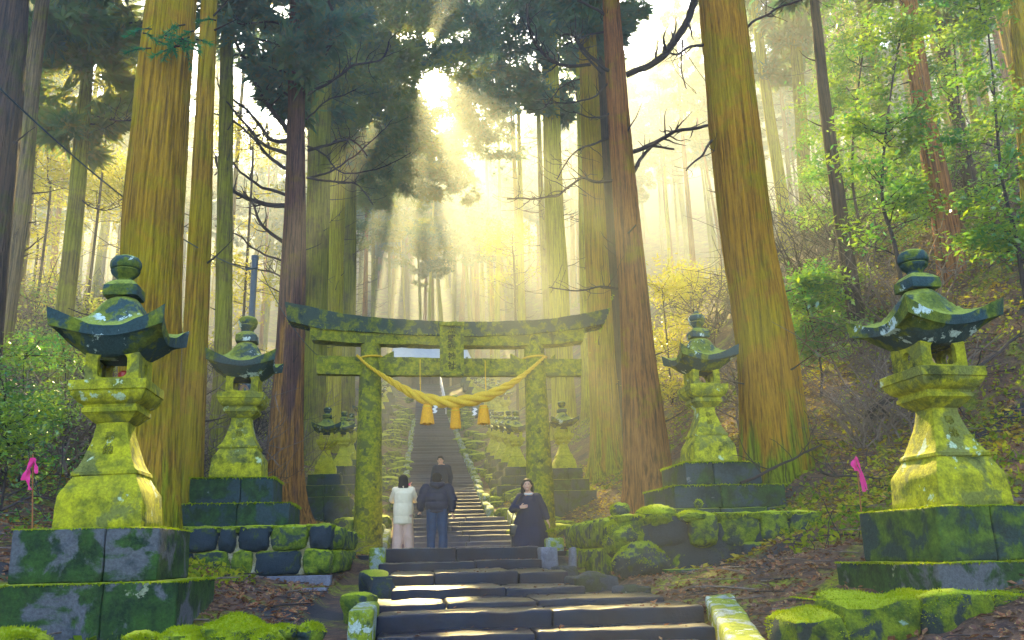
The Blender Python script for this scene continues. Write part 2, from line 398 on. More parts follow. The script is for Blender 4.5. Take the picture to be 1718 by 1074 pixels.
col = s.mix(s.ramp(d, [(.50, 0), (.60, 1)]), col, mo)
col = s.mix(s.ramp(a, [(.36, 1), (.46, 0)]), col, (.035, .035, .045))
M['ground'] = s.finish(col, .95, s.bump(s.math('ADD', b, s.math('MULTIPLY', c, .6)), .9, .06), .2)
setp(mb.build('ground', M['ground']), kind='structure')

# the lower flight: each step from its own measured edges (front edge distance, picture y, left and right picture x)
STEPS = [(6.3, 1096, 622, 1228), (6.9, 1058, 632, 1212), (7.4, 1024, 634, 1188), (7.95, 1008, 598, 1122), (8.9, 987, 655, 985),
         (10.1, 961, 652, 958), (12.6, 942, 636, 912), (13.5, 919, 640, 908)]
steps = empty('stone_steps', (0, 0, 0), label='lower flight of dark wet stone steps leading up to the gate', kind='structure')
edges = []
for k, (D, y, xl, xr) in enumerate(STEPS):
    c = at((xl + xr) / 2, y, D); edges.append(c)
tz = [c.z for c in edges]
cp, sp_ = math.cos(PTH), math.sin(PTH)
for k, (D, y, xl, xr) in enumerate(STEPS):
    w = (xr - xl) * pxm(900, y, D); c = edges[k]
    nd = STEPS[k + 1][0] if k + 1 < len(STEPS) else D + 1.0
    dep = nd - D + .25; h = .42
    mb = MB(); nsl = [3, 2, 2, 3, 2, 3, 2, 2][k]; cuts = sorted([-.5, .5] + [(-.5 + (i + 1) / nsl) + rnd.uniform(-.09, .09) for i in range(nsl - 1)])
    for i in range(nsl):
        a, b = cuts[i] * w, cuts[i + 1] * w; lx = (a + b) / 2; ln = b - a - .008
        dz = rnd.uniform(-.012, .008); dy = rnd.uniform(-.03, .03); ry = rnd.uniform(-.006, .006)
        X = c.x + lx * cp - (dep / 2 + dy) * sp_; Y = c.y + lx * sp_ + (dep / 2 + dy) * cp
        rblock(mb, (X, Y, c.z - h / 2 + dz), (ln, dep, h), PTH + ry, .025, .022, 4, .07, seed=k * 7 + i, maxn=30)
    leaves_on(mb.build('step', M['step'], steps, weld=.0005), 26, .05, 'litter', seed=k)
# landing under the gate
mb = MB()
for i in range(5):
    for j in range(3):
        X, Y = ppos(-1.2 + 1.2 * j, 14.9 + i * 1.02 + .1)
        rblock(mb, (X - .04, Y, CAMZ + .045 - .2), (1.19, 1.01, .4), PTH, .015, .01, 4, .12, seed=i * 3 + j)
setp(mb.build('path', M['step'], weld=.0005), kind='structure')

# the long upper stair
mb = MB(); v = 19.3; z = CAMZ + .06; k = 0
def halfw(v): return 1.62 if v < 21.6 else (1.40 if v < 24.5 else (1.16 + (v - 24.5) * -.001))
rise = .135
while z < CAMZ + 15.7 and k < 200:
    z += rise; v2 = float(np.interp(z - CAMZ, HV[9:15, 1], HV[9:15, 0])); v2 = max(v2, v + .18); hw = halfw(v)
    if v >= 19.3 and v < 24.5: hw = hw
    off = -.05 + (.28 if v < 24.5 else 0)
    X, Y = ppos(off, v); dep = max(v2 - v, .3) + .25
    jz = rnd.uniform(-.014, .014); mid = rnd.uniform(-.4, .4)
    for (a, b) in ((-hw, mid), (mid, hw)):
        lx = (a + b) / 2; ln = b - a - .012; jj = rnd.uniform(-.01, .01)
        rblock(mb, (X + lx * cp - dep / 2 * sp_, Y + lx * sp_ + dep / 2 * cp, z - .2 + jz + jj), (ln, dep, .4), PTH + rnd.uniform(-.004, .004), .02, .012, 4, .5, seed=k, maxn=6)
    v = v2; k += 1
print('stair steps', k, 'end v', v)
up = mb.build('stone_stairway', M['stair'], smooth=False); setp(up, 'long upper stairway climbing to the shrine', kind='structure')

# ------------------------------------------------------------------ kerb stones
def kerb(x, y, D, w, d, h, rz, label, mat='curb', seed=0, grp='kerb stones beside the lower steps', tilt=0, top=True, big=.0):
    c = at(x, y, D); mb = MB(); rblock(mb, (0, 0, -h / 2), (w, d, h), 0, .03, .02, 7, .05, seed=seed, big=big)
    o = mb.build('kerb_stone', M[mat], weld=.0005); o.location = c; o.rotation_euler = (tilt, 0, rz)
    return setp(o, label, 'kerb stone', grp)
kerb(612, 1016, 7.3, .19, 1.0, .7, PTH, 'pale mossy kerb block at the near left end of the lowest wide step', seed=1)
kerb(634, 920, 13.0, .22, .5, .42, PTH, 'small square grey kerb stone at the left end of the top step', seed=2)
kerb(634, 962, 9.6, .26, .5, .55, PTH + .3, 'dark upright rock with a mossy peak beside the left step ends', 'rockdark', 3, big=.08)
kerb(606, 1000, 8.3, .22, .35, .25, PTH - .3, 'low broken kerb rock between the dark upright rock and the pale kerb block', 'rock', 4, big=.05)
kerb(918, 918, 13.3, .25, .45, .33, PTH, 'pale blue grey kerb stone at the right end of the top step', 'concrete', 5)
kerb(929, 903, 15.6, .28, .5, .3, PTH, 'bright yellow green kerb stone at the foot of the right gate pillar', seed=6)
kerb(960, 918, 12.6, .08, .25, .35, PTH, 'small white marker stone standing in the mud right of the top step', 'concrete', 7)
kerb(992, 966, 9.6, .5, .4, .2, PTH + .1, 'flat broken rock at the right end of the third step from the top', 'rockbare', 8, big=.07)
kerb(1060, 984, 9.0, .4, .3, .14, PTH - .2, 'flat dark slab lying in mud just past the broken rock', 'rockbare', 9, big=.05)
kerb(945, 948, 11.3, .25, .3, .15, PTH + .4, 'rounded pale rock lying below the pale blue grey kerb stone', 'rockbare', 10, big=.05)
# sloping balustrade stone, right of the lowest steps
a = at(1205, 996, 8.0); b = at(1262, 1085, 6.1); mb = MB()
L = (Vector((b.x, b.y, b.z)) - a).length; rblock(mb, (0, -L / 2, -.22), (.26, L, .44), 0, .035, .02, 7, .05, seed=21)
o = mb.build('kerb_stone', M['curb'], weld=.0005); o.location = a
dv = (b - a).normalized(); o.rotation_euler = (-math.asin(-dv.z) * -1, 0, math.atan2(dv.x, -dv.y)); setp(o, 'long mossy sloping kerb stone running down the right side of the lowest steps', 'kerb stone', 'kerb stones beside the lower steps')
# kerbs of the upper flights
k = 0
for side, offs in ((1, [(19.6, 1.9), (20.3, 1.9), (21.0, 1.9), (21.9, 1.72), (22.7, 1.72), (23.5, 1.72)]), (-1, [(19.6, -1.5), (20.4, -1.5), (21.2, -1.5), (22.2, -1.28), (23.1, -1.28), (24, -1.28)])):
    for v, u in offs:
        X, Y = ppos(u, v); mb = MB(); rblock(mb, (0, 0, 0), (.16, .68, .5), 0, .02, .01, 7, .07, seed=k)
        o = mb.build('kerb_stone', M['curb'], weld=.0005); o.location = (X, Y, CAMZ + hv(v + .3) + .0); o.rotation_euler = (rad(13), 0, PTH); k += 1
        setp(o, 'yellow green kerb block edging the %s side of the short flight just behind the gate' % ('right' if side > 0 else 'left'), 'kerb stone', 'kerb blocks on the %s of the short flight' % ('right' if side > 0 else 'left'))
proto = {}
for side in (-1, 1):
    for j in range(34):
        v = 24.9 + j * .98; X, Y = ppos(side * 1.24, v)
        if j % 4 == 0 or side not in proto:
            mb = MB(); rblock(mb, (0, 0, 0), (.2, .7, .42), 0, .04, .03, 5, .09, seed=j + side * 50); o = mb.build('kerb_stone', M['curb'], weld=.0005); proto[side] = o
        else: o = proto[side].copy(); COL.objects.link(o)
        o.location = (X + rnd.uniform(-.05, .05), Y, CAMZ + hv(v) - .02 + rnd.uniform(-.05, .06)); o.rotation_euler = (rad(13), rnd.uniform(-.1, .1), PTH + rnd.uniform(-.15, .15))
        setp(o, 'green kerb block along the %s edge of the long upper stairway' % ('left' if side < 0 else 'right'), 'kerb stone', 'kerb blocks along the %s edge of the long stairway' % ('left' if side < 0 else 'right'))

# ------------------------------------------------------------------ text
def carved(text, size, parent, loc, rot, mat, gap=1.05, depth=.004):
    for i, chh in enumerate(text):
        cu = bpy.data.curves.new('character', 'FONT'); cu.body = chh; cu.size = size; cu.extrude = depth; cu.align_x = 'CENTER'; cu.align_y = 'CENTER'
        cu.offset = size * .018
        o = bpy.data.objects.new('tmp', cu); COL.objects.link(o)
        dg = bpy.context.evaluated_depsgraph_get(); me = bpy.data.meshes.new_from_object(o.evaluated_get(dg)); bpy.data.objects.remove(o)
        o = bpy.data.objects.new('carved_character', me); COL.objects.link(o); me.materials.clear(); me.materials.append(mat)
        o.parent = parent; q = Matrix.Rotation(rot[2], 4, 'Z') @ Matrix.Rotation(rot[0], 4, 'X')
        d = q @ Vector((0, -i * size * gap, 0)); o.location = Vector(loc) + d.to_3d(); o.rotation_euler = q.to_euler()
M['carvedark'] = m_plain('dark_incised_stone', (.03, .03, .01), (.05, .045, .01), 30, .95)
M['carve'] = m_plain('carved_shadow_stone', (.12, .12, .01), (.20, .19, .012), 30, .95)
M['redglass'] = m_plain('red_glass', (.35, .01, .02), (.5, .03, .02), 20, .3)
M['lampclay'] = m_plain('pale_lamp', (.45, .25, .18), (.5, .32, .22), 20, .6)

# ------------------------------------------------------------------ lanterns
def zip_roof(mb, hw, z0, H, t0, t1, lift, n=29, seed=0, hb=.24, zb=-.13):
    q = np.linspace(-1, 1, n); A, B = np.meshgrid(q, q); a = A.ravel(); b = B.ravel()
    r = np.maximum(np.abs(a), np.abs(b)); c = np.minimum(np.abs(a), np.abs(b)) / np.maximum(r, 1e-6)
    # plan: square outside, rounder towards the crown
    l = np.hypot(a, b); k = np.clip((.75 - r) / .5, 0, 1); sc = (1 - k) + k * r / np.maximum(l, 1e-6)
    tip = 1 + .10 * c ** 5 * r ** 4 - .05 * (1 - c) * r ** 3
    X = a * hw * sc * tip; Y = b * hw * sc * tip
    top = np.interp(r, [0, .24, .33, .43, .53, .64, .80, 1], [H, H * .99, H * .90, H * .70, H * .42, H * .20, H * .05, 0.0])
    lf = lift * (c ** 1.9) * np.clip((r - .35) / .65, 0, 1) ** 1.7
    Z = z0 + top + lf
    V = np.stack([X, Y, Z], 1); V[:, 2] += fbm((V + seed) * 8, 4) * .016
    mb.add(V, grid_faces(n, n))
    # underside
    rb = r; lfb = (lift * .78 * c ** 1.9) * np.clip((r - .45) / .55, 0, 1) ** 1.5
    thick = t0 + (t1 - t0) * c ** 2
    Zb = np.where(r > .999, z0 + lf - thick, z0 + lfb - t0 + np.interp(r, [0, hb / hw, 1], [zb, zb, 0]))
    inw = np.where(r > .999, .965, .93)
    Vb = np.stack([X * inw, Y * inw, Zb], 1)
    mb.add(Vb, [f[::-1] for f in grid_faces(n, n)])
    # fascia
    idx = [(0, i) for i in range(n)] + [(i, n - 1) for i in range(1, n)] + [(n - 1, i) for i in range(n - 2, -1, -1)] + [(i, 0) for i in range(n - 2, 0, -1)]
    ii = [i * n + j for i, j in idx]; T = V[ii]; Bm = Vb[ii]; mid = (T + Bm) / 2
    W = np.concatenate([T, mid, Bm]); mb.add(W, [f[::-1] for f in grid_faces(len(ii), 3, True)])
    return mb
def lantern(seed=0, text=None, lamp=None, spike=False, lo=0):
    """origin at the bottom of the body; 2.28 m tall, roof about 1.0 m"""
    root = empty('stone_lantern', (0, 0, 0)); st = .03 if not lo else .12; ns = 9 if not lo else 5
    mb = MB(); sqloft(mb, dens([(.35, 0), (.36, .03), (.345, .25), (.335, .28), (.27, .39), (.265, .405)], st), ns, .04, .020, 6, seed)
    mb.build('pedestal', M['moss'], root)
    mb = MB(); sqloft(mb, dens([(.255, .40), (.272, .415), (.27, .44), (.245, .46), (.205, .546), (.17, .65), (.145, .735), (.135, .79), (.135, .84)], st), ns, .022, .013, 8, seed + 1)
    sh = mb.build('shaft', M['moss'], root)
    if text:
        tl = math.atan2(.205 - .145, .735 - .546)
        carved(text, .088, sh, (0, -.1525 - .007, .715), (math.pi / 2 - tl, 0, 0), M['carve'], 1.25)
    mb = MB(); sqloft(mb, dens([(.14, 0.830), (.16, 0.844), (.225, 0.904), (.235, 0.909), (.235, 0.942), (.22, 0.946), (.225, 0.969), (.27, 0.993), (.305, 1.039), (.312, 1.072), (.325, 1.076), (.325, 1.151), (.318, 1.155)], st * .7), ns, .014, .011, 8, seed + 2)
    mb.build('platform', M['moss'], root)
    # fire box: sill, four posts, lintel; arched lower corners and round side holes
    mb = MB(); zb, zt, w = 1.145, 1.40, .225
    n = 40; L_ = MB()
    def panel(kind, rot):
        # one wall with an opening, built as two skins and a jamb
        m_ = 48; ang = (np.arange(m_) + .5) / m_ * 2 * math.pi
        if kind == 'wide': ox, oz, cz = .125, .095, .135; ex = 5
        else: ox, oz, cz = .058, .055, .13; ex = 2
        ca, sa = np.cos(ang), np.sin(ang)
        ix = ox * np.sign(ca) * np.abs(ca) ** (2 / ex); iz = cz + oz * np.sign(sa) * np.abs(sa) ** (2 / ex)
        t = 1 / np.maximum(np.abs(ca), np.abs(sa)); H_ = (zt - zb); px = np.clip(ca * t, -1, 1) * w; pz = H_ / 2 + np.clip(sa * t, -1, 1) * H_ / 2
        o_ = np.stack([px, np.full(m_, -w), pz + zb], 1); i_ = np.stack([ix, np.full(m_, -w), iz + zb], 1)
        i2 = i_.copy(); i2[:, 1] = -w + .055; o2 = np.stack([px * .75, np.full(m_, -w + .055), pz + zb], 1)
        V = np.concatenate([o_, i_, i2, o2]); c_, s_ = math.cos(rot), math.sin(rot)
        V = np.stack([V[:, 0] * c_ - V[:, 1] * s_, V[:, 0] * s_ + V[:, 1] * c_, V[:, 2]], 1)
        mb.add(V, [f[::-1] for f in grid_faces(m_, 4, True)])
    for i in range(4): panel('wide' if i % 2 == 0 else 'round', i * math.pi / 2)
    mb.build('fire_box', M['moss'], root, smooth=False)
    mb = MB(); zip_roof(mb, .445, 1.565, .335, .075, .15, .155, 29 if not lo else 13, seed)
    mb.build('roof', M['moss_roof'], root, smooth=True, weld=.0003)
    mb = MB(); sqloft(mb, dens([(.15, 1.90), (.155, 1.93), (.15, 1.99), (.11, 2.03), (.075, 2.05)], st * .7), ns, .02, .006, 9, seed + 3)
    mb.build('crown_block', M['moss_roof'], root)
    mb = MB(); lathe(mb, dens([(.075, 2.04), (.07, 2.07), (.085, 2.09), (.12, 2.12), (.13, 2.145), (.112, 2.155), (.132, 2.165), (.14, 2.19), (.135, 2.225), (.11, 2.26), (.06, 2.28), (.0, 2.285)], .015), 28 if not lo else 12, .004, seed)
    if spike: lathe(mb, [(.03, 2.275), (.045, 2.30), (.03, 2.33), (.0, 2.345)], 12)
    mb.build('finial', M['moss_roof'], root)
    if lamp == 'red':
        mb = MB(); lathe(mb, [(.03, 1.155), (.05, 1.157), (.052, 1.262), (.03, 1.28), (0, 1.285)], 16, c=(.035, .02, 0)); mb.build('candle_cup', M['redglass'], root)
    if lamp == 'clay':
        mb = MB(); V, F = tube_arrays(spline([(-.045, 0, 1.154), (-.045, 0, 1.25), (0, 0, 1.29), (.045, 0, 1.25), (.045, 0, 1.154)], 5), [.018] * 21, 8); mb.add(V, F); mb.build('candle_holder', M['lampclay'], root)
    return root
def place_lantern(o, x, ytop, D, scale, rz, label, group='stone lanterns lining the approach'):
    t = at(x, ytop, D); o.location = (t.x, t.y, t.z - 2.285 * scale); o.scale = (1, 1, scale) if D < 20 else (scale, scale, scale); o.rotation_euler = (0, 0, rz)
    setp(o, label, 'stone lantern', group); return o
LW = rad(8.5)
def plinth(cx, cy, ztop, layers, rz, label, mat='plinth', mats=None, seed=0):
    """layers: (width, depth, height) from the top; one stepped base"""
    root = empty('lantern_plinth', (cx, cy, ztop), rz, label, 'plinth', 'stepped plinths under the lanterns'); z = 0
    for k, (w, d, h) in enumerate(layers):
        mb = MB(); jw = w / 2
        cut = rnd.uniform(-.15, .15) * w
        for (a, b) in ((-w / 2, cut), (cut, w / 2)):
            rblock(mb, ((a + b) / 2, 0, z - h / 2), (b - a - .006, d, h), 0, .022, .014, 5, .05, seed=seed * 9 + k * 3 + (a < cut), maxn=34)
        mb.build('slab', M[(mats or [mat] * 9)[k]], root, weld=.0005); z -= h
    return root
def fuzz(cx, cy, z, w, d, rz, n, parent=None, name='moss_fringe', ln=.03):
    """moss growing along the rim of a slab top: short blades"""
    V = []
    for i in range(n):
        s_ = rnd.random() * (w + 2 * d)
        if s_ < w: px, py = s_ - w / 2, -d / 2
        elif s_ < w + d: px, py = w / 2, s_ - w - d / 2
        else: px, py = -w / 2, s_ - w - d - d / 2
        px += rnd.gauss(0, .012); py += rnd.gauss(0, .012)
        a = rnd.random() * 6.28; l = ln * rnd.uniform(.5, 1.5); q = .35 * l
        p = np.array([px, py, z]); t_ = np.array([math.cos(a) * l * .6, math.sin(a) * l * .6, rnd.uniform(-.9, .45) * l]); s2 = np.array([-math.sin(a) * q, math.cos(a) * q, 0])
        V += [p - s2, p + s2, p + t_]
    V = np.array(V); c_, s_ = math.cos(rz), math.sin(rz)
    if parent is None: V = np.stack([V[:, 0] * c_ - V[:, 1] * s_ + cx, V[:, 0] * s_ + V[:, 1] * c_ + cy, V[:, 2]], 1)
    return fastmesh(name, V, 3, M['mossfuzz'], parent)

l1 = place_lantern(lantern(1, '奉納', 'red'), 213, 430, 7.2, 1.0, LW, 'large mossy stone lantern in the left foreground holding a red candle cup')
r1 = place_lantern(lantern(2, '奉納', 'clay'), 1529, 420, 7.05, 1.0, rad(10), 'large mossy stone lantern in the right foreground with streaked pale roof edges')
l2 = place_lantern(lantern(3, '奉納', 'clay'), 417, 531, 13.2, 1.0, LW, 'mossy stone lantern standing behind the big left one, in front of the dark pole')
r2 = place_lantern(lantern(4, '奉納', 'clay', True), 1168, 527, 13.8, 1.0, LW, 'mossy stone lantern with a spiked finial beside the thickest right cedar')
l2.scale.x = l2.scale.y = 1.07; r1.scale.x = r1.scale.y = .90; l1.scale.x = l1.scale.y = .94
for o, yb, xb, D in ((l1, 887, 170, 6.85), (r1, 850, 1600, 6.7), (l2, 803, 400, 12.85), (r2, 777, 1190, 13.4)):
    zb = at(xb, yb, D).z; s_ = (o.location.z + 2.285 - zb) / 2.285; print('scale', s_); o.location.z = zb; o.scale.z = s_
l1.location.x += .085
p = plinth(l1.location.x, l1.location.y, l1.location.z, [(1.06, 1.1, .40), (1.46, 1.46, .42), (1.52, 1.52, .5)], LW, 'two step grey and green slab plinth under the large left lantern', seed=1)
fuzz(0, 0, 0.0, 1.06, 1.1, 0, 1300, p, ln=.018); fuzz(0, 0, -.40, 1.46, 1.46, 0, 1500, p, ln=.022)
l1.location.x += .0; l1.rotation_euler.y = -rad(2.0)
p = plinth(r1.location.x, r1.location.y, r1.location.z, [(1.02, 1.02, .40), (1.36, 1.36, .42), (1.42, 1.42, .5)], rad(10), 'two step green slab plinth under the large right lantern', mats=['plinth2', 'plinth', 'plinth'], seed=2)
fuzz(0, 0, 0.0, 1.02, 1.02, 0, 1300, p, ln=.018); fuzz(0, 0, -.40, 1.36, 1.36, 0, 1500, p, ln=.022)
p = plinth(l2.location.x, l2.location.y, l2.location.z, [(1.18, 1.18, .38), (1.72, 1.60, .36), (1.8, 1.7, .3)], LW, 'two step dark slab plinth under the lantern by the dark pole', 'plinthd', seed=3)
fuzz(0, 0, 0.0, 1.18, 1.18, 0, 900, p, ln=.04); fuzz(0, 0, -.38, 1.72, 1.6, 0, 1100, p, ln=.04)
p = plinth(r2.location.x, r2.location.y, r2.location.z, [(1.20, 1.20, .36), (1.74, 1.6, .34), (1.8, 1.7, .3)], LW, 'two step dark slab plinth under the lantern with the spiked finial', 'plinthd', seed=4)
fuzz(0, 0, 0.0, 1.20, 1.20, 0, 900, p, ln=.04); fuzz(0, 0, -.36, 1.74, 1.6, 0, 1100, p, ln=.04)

# rows further up
_m = M['moss']; M['moss'] = M['moss_row']; protoA = lantern(9, None, None, lo=1); M['moss'] = _m; first = True; rowl = []
spec = [(942, 673, 23, 1, 'right row lantern beside the right gate pillar, against the golden trunk'), (550, 683, 23, -1, 'front lantern of the left row, just left of the left gate pillar'),
        (865, 689, 27.5, 1, 'right row lantern with its roof touching the right gate pillar'), (841, 690, 32, 1, 'second right row lantern seen through the gate from the right pillar'),
        (853, 689, 29.7, 1, 'right row lantern half hidden behind the one touching the pillar'), (833, 690, 34.4, 1, 'right row lantern squeezed between two others under the right tassel'), (826, 690, 37, 1, 'third right row lantern seen through the gate, under the right tassel'), (578, 690, 28, -1, 'second lantern of the left row, half behind the first one'), (590, 693, 33, -1, 'third lantern of the left row, touching the left gate pillar')]
for (x, y, D, sd, lab) in spec:
    o = protoA if first else copy_tree(protoA); first = False
    place_lantern(o, x, y, D, .8, PTH + rnd.uniform(-.05, .05), lab, 'smaller lanterns in rows up the slope'); rowl.append(o)
for sd in (1, -1):
    for v in ([40.5, 44, 47.5, 51, 55, 59, 63, 67, 71, 75] if sd > 0 else [37, 41, 45, 49, 53, 59, 65, 71, 77]):
        X, Y = ppos(sd * 3.3, v); o = copy_tree(protoA); o.location = (X, Y, gz(X, Y) + .75); o.rotation_euler = (0, 0, PTH); rowl.append(o); o.scale = (.8, .8, .8)
        setp(o, 'far lantern high up the %s row beside the long stairway' % ('right' if sd > 0 else 'left'), 'stone lantern', 'far lanterns high in the %s row' % ('right' if sd > 0 else 'left'))
pp = None
for i, o in enumerate(rowl):
    x, y, z = o.location; g = gz(x, y)
    if i < 9:
        h = max(.7, z - g + .3); n = [(.84, .84, .30), (1.12, 1.12, .30)] + ([(1.42, 1.4, h - .6 + .1)] if h > .7 else [])
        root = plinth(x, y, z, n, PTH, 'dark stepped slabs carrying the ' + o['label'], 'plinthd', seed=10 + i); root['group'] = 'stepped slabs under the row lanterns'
        root['label'] = 'stepped slabs under the ' + o['label'].split(',')[0][:70]
    else:
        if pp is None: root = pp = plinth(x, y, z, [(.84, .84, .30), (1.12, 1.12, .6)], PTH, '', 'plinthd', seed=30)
        else: root = copy_tree(pp); root.location = (x, y, z)
        sd = 'right' if 'right' in o['label'] else 'left'
        root['label'] = 'stepped slabs under a far lantern high in the %s row' % sd; root['group'] = 'slabs under far lanterns of the %s row' % sd

# ------------------------------------------------------------------ masonry platforms under the second pair
def masonry(x0, x1, ytop, ybot, D, depth, label, seed, mat='rock', cols=(5, 5), jag=.03, extra_h=0.0, mortar=True):
    a = at(x0, (ytop + ybot) / 2, D); xm = (x0 + x1) / 2
    zt = at(xm, ytop, D).z; zb = at(xm, ybot, D).z; w = (x1 - x0) * pxm(xm, ytop, D); c = at(xm, ytop, D)
    root = empty('masonry_platform', (c.x, c.y, zb), PTH, label, 'stone platform'); H = zt - zb
    mb = MB(); rblock(mb, (0, depth / 2 + .035, H / 2 - .06 - extra_h / 2), (w - .16, depth, H - .10 + extra_h), 0, .03, .02, 5, .12, seed=seed); mb.build('mortar_core', M['mortar' if mortar else 'rockdark'], root)
    r2_ = random.Random(seed); rows = len(cols); hh = [H / rows] * rows
    for r in range(rows):
        n = cols[r]; cu = [0] + sorted((i + 1 + r2_.uniform(-.22, .22)) / n for i in range(n - 1)) + [1]
        for i in range(n):
            sw = (cu[i + 1] - cu[i]) * w; cxx = (cu[i] + cu[i + 1]) / 2 * w - w / 2; zz = H - (r + .5) * H / rows
            mb = MB(); boulder(mb, (0, 0, 0), (sw * 1.10 - .03, .42, H / rows * 1.14), seed=seed + r * 11 + i, n=22, rough=.16)
            o = mb.build('block', M[mat if r2_.random() < .6 else 'rockdark'], root); o.location = (cxx, .15 + r2_.uniform(-jag, jag), zz); o.rotation_euler = (0, r2_.uniform(-.05, .05), 0)
    for sd in (-1, 1):      # flanks
        for r in range(rows):
            for j in range(max(2, int(depth / .55))):
                mb = MB(); boulder(mb, (0, 0, 0), (.42, depth / max(2, int(depth / .55)) * .98, H / rows * 1.08), seed=seed + r * 5 + j + 70 * sd, n=16, rough=.16)
                o = mb.build('block', M[mat], root); o.location = (sd * (w / 2 - .12), .45 + (j + .3) * depth / max(2, int(depth / .55)), H - (r + .5) * H / rows)
    # turf of moss and leaves on top
    mb = MB(); rblock(mb, (0, depth / 2 + .06, H - .03), (w - .02, depth + .1, .09), 0, .03, .02, 4, .08, seed=seed + 3); mb.build('moss_top', M['rock'], root)
    fuzz(0, 0.0, H + .0, w - .05, depth * 2 + .0, 0, 1500, root, ln=.05).location = (0, depth + .0, 0)
    return root, w, H
mL, w, H = masonry(262, 556, 884, 966, 11.1, 3.2, 'low masonry platform of squarish mossy blocks before the pole side lantern', 40, cols=(6, 5))
mb = MB(); c = at(462, 970, 11.0); rblock(mb, (0, 0, -.15), (1.36, .25, .34), 0, .008, .004, 5, .15, seed=5)
setp(mb.build('concrete_kerb', M['concrete'], weld=.0005, loc=c, rz=PTH), 'smooth grey concrete strip at the foot of the left masonry platform', 'kerb')
mb = MB(); c = at(529, 988, 10.3); rblock(mb, (0, 0, -.1), (.27, .3, .22), 0, .006, .003, 5, .15, seed=6)
setp(mb.build('concrete_block', M['concrete'], weld=.0005, loc=c, rz=PTH), 'small grey concrete block on the mud before the left masonry platform', 'block')
mR, w, H = masonry(1030, 1388, 862, 966, 11.2, 3.4, 'rough boulder platform overgrown with bright moss below the spiked finial lantern', 60, cols=(6, 5), jag=.10, extra_h=.2, mortar=False)
mb = MB(); c = at(1188, 958, 10.8); rblock(mb, (0, 0, -.15), (1.08, .25, .36), 0, .012, .006, 5, .15, seed=7)
setp(mb.build('concrete_kerb', M['plinth'], weld=.0005, loc=c, rz=PTH), 'dark kerb slab at the foot of the boulder platform', 'kerb')
def rock(x, y, D, s, label, mat='rock', seed=0, grp=None, rough=.16, rz=0):
    c = at(x, y, D); mb = MB(); boulder(mb, (0, 0, 0), (s[0] * 1.1, s[1] * 1.1, s[2] * 1.15), seed=seed, n=34, rough=rough * 1.5, sq=0); o = mb.build('mossy_rock', M[mat]); fuzz_on(o, int(2600 * s[0] * s[1] / .2), .018, .15, seed); o.location = c; o.rotation_euler = (0, 0, rz)
    return setp(o, label, 'rock', grp)
for i, (x, y, D, s, lab) in enumerate([(1100, 868, 11.3, (.5, .45, .26), 'bright mossy hump stone on the near corner of the boulder platform'), (1048, 905, 11.4, (.5, .7, .5), 'mossy boulder bulging at the left end of the boulder platform'),
        (1075, 945, 11.0, (.62, .5, .42), 'dark boulder at the foot of the left end of the boulder platform'), (1160, 868, 11.2, (.35, .3, .14), 'small pale stone lying on top of the boulder platform'),
        (1040, 857, 12.2, (.25, .25, .2), 'small mossy stone on the leafy bank left of the boulder platform'), (1172, 846, 12.0, (.10, .1, .10), 'fist sized dark stone sitting alone on the boulder platform edge')]):
    rock(x, y, D, s, lab, 'rock' if i != 2 else 'rockdark', 90 + i, 'loose rocks around the boulder platform')
for i, (x, y, D, s, lab) in enumerate([(395, 1072, 6.2, (.44, .5, .26), 'rounded boulder under thick bright moss in the left foreground'), (448, 1080, 6.15, (.22, .4, .18), 'low mossy stone hugging the right side of the bright foreground boulder'), (312, 1080, 6.1, (.34, .4, .18), 'flat mossy stone left of the bright foreground boulder'),
        (236, 1076, 6.05, (.22, .3, .12), 'pale half bare stone beneath the large left plinth'), (20, 1082, 5.7, (.40, .45, .16), 'moss cushion stone in the bottom left corner'), (520, 1066, 6.3, (.2, .2, .14), 'small round stone in the mud near the pale kerb block'),
        (478, 1062, 6.25, (.16, .2, .1), 'tiny stone between the foreground boulder and the steps')]):
    rock(x, y, D, s, lab, 'rock', 120 + i, 'mossy rocks along the left foreground', .14)
# right foreground wall of big mossy blocks
wall = empty('retaining_wall', at(1560, 1000, 6.1), rad(3), 'foreground retaining wall of large moss covered blocks at bottom right', 'wall')
xs = [-.98, -.62, -.06, .44, .98, 1.5]
for i in range(5):
    mb = MB(); w_ = xs[i + 1] - xs[i]; rblock(mb, (0, 0, 0), (w_ - .02, .5, .62), 0, .05, .045, 4.5, .045, seed=200 + i, big=.07); o = mb.build('block', M['rock'], wall, weld=.0005)
    fuzz_on(o, 2200, .016, .1, i); o.location = ((xs[i] + xs[i + 1]) / 2, .2 + (.06 if i % 2 else 0), -.31 - (.12 if i == 0 else (.03 if i == 1 else 0))); o.rotation_euler = (0, rnd.uniform(-.05, .05), rnd.uniform(-.08, .08))
mb = MB()
V = []
fz = fuzz(0, 0, -.0, 2.2, .46, 0, 1500, wall, ln=.013); fz.location = (.3, .2, .0)

